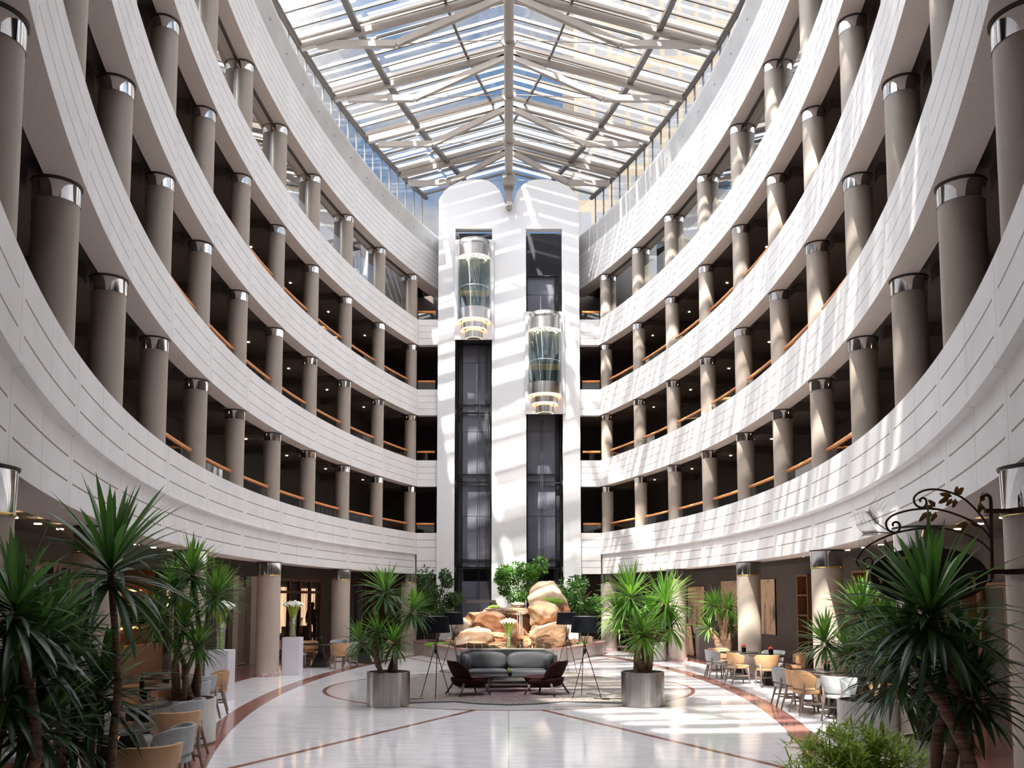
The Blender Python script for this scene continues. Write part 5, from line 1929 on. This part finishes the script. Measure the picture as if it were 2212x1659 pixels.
def yucca(lab, x, y, r_, h_, crowns, pm, tm='trunk', mats_=None, w_=.018, base_r=.05, spread=.16):
    """crowns: (photo px, py, distance, leaf length, leaves)"""
    e = thing('potted_yucca', lab, 'potted plant', (x, y, 0))
    planter(e, r_, h_, pm)
    mats_ = mats_ or [M['yleaf'], M['yleaf2']]
    for i, (cx_p, cy_p, Yd, ln, n_) in enumerate(crowns):
        c = at(cx_p, cy_p, Yd)
        a = 2 * pi * i / len(crowns) + .5
        b0_ = Vector((x + spread * cos(a), y + spread * sin(a), h_ - .06))
        dx_, dy_ = c.x - x, c.y - y
        mid = Vector((b0_.x + dx_ * .35, b0_.y + dy_ * .35, h_ + (c.z - h_) * .5))
        trunk(e, (x, y, 0), [b0_, b0_.lerp(mid, .5) + Vector((dx_ * .06, 0, 0)), mid, c - Vector((dx_ * .05, dy_ * .05, .05))], base_r, base_r * .6, M[tm])
        hl = math.hypot(dx_, dy_) + 1e-6
        crown(e, (x, y, 0), c, ln * 1.15, int(n_ * 1.45), int(cx_p * 7 + cy_p), mats_, w_, (dx_ / hl * .25, dy_ / hl * .25))
    return e


yucca('tall yucca in a round steel planter left of the lounge', -2.49, 18.08, .445, .70,
      [(832, 1278, 18.1, .58, 75), (890, 1318, 18.2, .50, 60), (818, 1366, 17.9, .48, 60), (778, 1384, 18.1, .44, 45), (850, 1386, 17.8, .46, 55)], M['steel'])
yucca('bushy sunlit yucca in a round steel planter right of the lounge', 2.77, 18.08, .445, .70,
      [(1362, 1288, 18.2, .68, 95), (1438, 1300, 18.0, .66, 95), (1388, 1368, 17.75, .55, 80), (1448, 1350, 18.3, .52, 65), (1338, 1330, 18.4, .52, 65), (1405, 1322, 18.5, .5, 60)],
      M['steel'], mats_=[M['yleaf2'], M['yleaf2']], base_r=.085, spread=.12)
yucca('yucca with thick pale trunk in a steel planter by the right wall', 6.55, 26.4, .43, .66,
      [(1543, 1306, 26.4, .52, 75), (1575, 1312, 26.2, .5, 70), (1530, 1356, 26.5, .42, 45), (1580, 1352, 26.6, .4, 45)], M['steel'], tm='trunkp', mats_=[M['yleaf2'], M['yleaf2']], base_r=.16, spread=.07)
yucca('small yucca in a pale round planter behind the bushy right one', 5.2, 31.2, .43, .66, [(1425, 1345, 31.2, .45, 60), (1440, 1362, 31.0, .4, 40)], M['potw'])
yucca('many stemmed yucca in a pale ribbed planter beside the left dining chairs', -4.95, 13.42, .445, .68,
      [(416, 1234, 13.4, .52, 80), (468, 1282, 13.3, .50, 70), (380, 1272, 13.6, .48, 60), (398, 1352, 13.2, .44, 60), (428, 1392, 13.1, .40, 50), (336, 1338, 13.7, .44, 55)], M['potw'], base_r=.055)
SHADED = [M['yleaf_shaded'], M['yleaf']]
yucca('big shaded yucca in the left foreground with its crown up against the pale gallery front', -3.62, 7.6, .42, .6,
      [(240, 1225, 7.7, .74, 66), (222, 1488, 7.9, .56, 50), (140, 1440, 7.6, .55, 50), (160, 1585, 7.7, .46, 40)], M['potw'], w_=.027, base_r=.045, mats_=SHADED)
yucca('shaded yucca at the left edge of the photo in front of the near column', -3.42, 6.0, .40, .55,
      [(30, 1310, 6.0, .52, 55), (66, 1400, 6.2, .52, 55), (110, 1350, 6.6, .48, 50), (10, 1500, 6.0, .46, 45), (90, 1560, 6.3, .42, 45)], M['potw'], w_=.022, base_r=.05, mats_=SHADED)
yucca('big shaded yucca in the right foreground in front of the hanging sign', 3.12, 6.1, .40, .6,
      [(2008, 1320, 6.15, .60, 84), (2062, 1425, 6.3, .44, 60), (2095, 1500, 6.2, .40, 45), (1960, 1400, 6.3, .40, 45)], M['potw'], w_=.0205, base_r=.06, mats_=SHADED)
yucca('shaded yucca in the narrow pale planter behind the feathery shrub', 4.55, 9.4, .32, .72,
      [(1935, 1462, 9.1, .60, 75), (2000, 1440, 9.4, .5, 55), (2040, 1540, 9.2, .42, 45), (1900, 1400, 9.5, .42, 45)], M['potw'], w_=.019, base_r=.06, mats_=SHADED, spread=.12)
yucca('yucca in a pale planter right of the nearest grey chair', 5.42, 13.2, .445, .68,
      [(1782, 1384, 13.1, .46, 60), (1862, 1322, 13.3, .58, 80), (1912, 1350, 13.2, .52, 70), (1834, 1408, 13.0, .38, 45), (1930, 1290, 13.5, .5, 60)], M['potw'], base_r=.055)


def ficus(lab, px, x0, x1, y0, y1, Y_, n_, mats_, seed):
    rr_ = random.Random(seed)
    a, b_ = at(x0, y1, Y_), at(x1, y0, Y_)
    c = (a + b_) / 2
    rx, rz_ = (b_.x - a.x) / 2, (b_.z - a.z) / 2
    e = thing('ficus_tree', lab, 'tree', (c.x, Y_, .34))
    tb = MB()
    org = Vector((c.x, Y_, .34))
    tips = []
    zc = c.z - .34
    for i in range(12):
        az = i * 2.4; q = math.sqrt((i + .5) / 12)
        tip = Vector((rx * .75 * q * cos(az), .75 * q * sin(az), zc + rz_ * rr_.uniform(-.6, .75) * (1.1 - q * .6)))
        st = Vector((.03 * cos(az), .03 * sin(az), 0))
        tb.tube(smooth([st, Vector((.06 * cos(az), .06 * sin(az), zc * .45)), tip * .5 + Vector((0, 0, zc * .38)), tip], 4), [.028 - .0017 * k_ for k_ in range(13)], 6)
        tips.append(tip)
    tb.build('trunk', M['trunk'], e)
    mb_ = MB()
    lobes = [(Vector((rr_.uniform(-.8, .8) * rx, rr_.uniform(-.6, .6), zc + rr_.uniform(-.75, .8) * rz_)), rr_.uniform(.20, .36)) for _ in range(17)]
    for i in range(n_):
        lc, lr = lobes[i % 17]
        d = Vector((rr_.gauss(0, 1), rr_.gauss(0, 1), rr_.gauss(0, 1))).normalized()
        p = lc + d * lr * (rr_.random() ** .4)
        p.x = max(-rx * 1.02, min(rx * 1.02, p.x))
        ax_ = (d + Vector((rr_.uniform(-.7, .7), rr_.uniform(-.7, .7), -.5))).normalized()
        sd_ = ax_.cross(Vector((rr_.uniform(-1, 1), rr_.uniform(-1, 1), rr_.uniform(.2, 1)))).normalized()
        L_, w_ = rr_.uniform(.10, .17), rr_.uniform(.026, .042)
        nn2 = sd_.cross(ax_) * .012
        q = len(mb_.v)
        mb_.v += [tuple(p), tuple(p + ax_ * L_ * .45 + sd_ * w_ - nn2), tuple(p + ax_ * L_), tuple(p + ax_ * L_ * .45 - sd_ * w_ - nn2), tuple(p + ax_ * L_ * .5)]
        mb_.face((q, q + 1, q + 4), True, None, i % 2); mb_.face((q + 1, q + 2, q + 4), True, None, i % 2)
        mb_.face((q + 2, q + 3, q + 4), True, None, i % 2); mb_.face((q + 3, q, q + 4), True, None, i % 2)
    mb_.build('foliage', mats_, e, fix=False)
    return e


ficus('dark leaved ficus tree at the left end of the fountain', 944, 890, 1000, 1230, 1335, 34.6, 3800, [M['fleaf2'], M['fleaf2']], 5)
ficus('bright ficus tree in the middle behind the fountain rocks', 1124, 1068, 1180, 1212, 1308, 35.2, 3800, [M['fleaf'], M['fleaf']], 6)
ficus('bright ficus tree at the right behind the pointed boulder', 1252, 1206, 1298, 1238, 1330, 34.8, 3300, [M['fleaf'], M['fleaf2']], 8)

# low feathery shrub at the bottom right
rr_ = random.Random(4)
sx_, sy_ = 3.42, 8.55
e = thing('feathery_shrub', 'low yellow green feathery shrub at the bottom right in front of the yuccas', 'shrub', (sx_, sy_, 0))
MB().lathe([(.30, 0), (.40, .42), (.40, .42), (.37, .42), (.37, .36), (0, .36)], 36).build('pot', M['potw'], e)
stm, lvs = MB(), MB()
for i in range(120):
    az, out = rr_.uniform(0, 6.283), rr_.uniform(.12, .72)
    h0 = rr_.uniform(.55, .98) * (1.12 - out * .42)
    P_ = smooth([Vector((.1 * cos(az), .1 * sin(az), .36)), Vector((out * .35 * cos(az), out * .35 * sin(az), h0 * .8)), Vector((out * .8 * cos(az), out * .8 * sin(az), h0)), Vector((out * cos(az), out * sin(az), h0 - .05))], 5)
    stm.tube(P_, .003, 4)
    for k_ in range(4, len(P_)):
        for q in range(2):
            d = Vector((rr_.uniform(-1, 1), rr_.uniform(-1, 1), rr_.uniform(-.2, .8))).normalized()
            blade(lvs, P_[k_], d, rr_.uniform(.10, .19), .0085, .5, rr_, 4)
stm.build('stems', M['stem'], e)
lvs.build('foliage', M['bleaf'], e, fix=False)
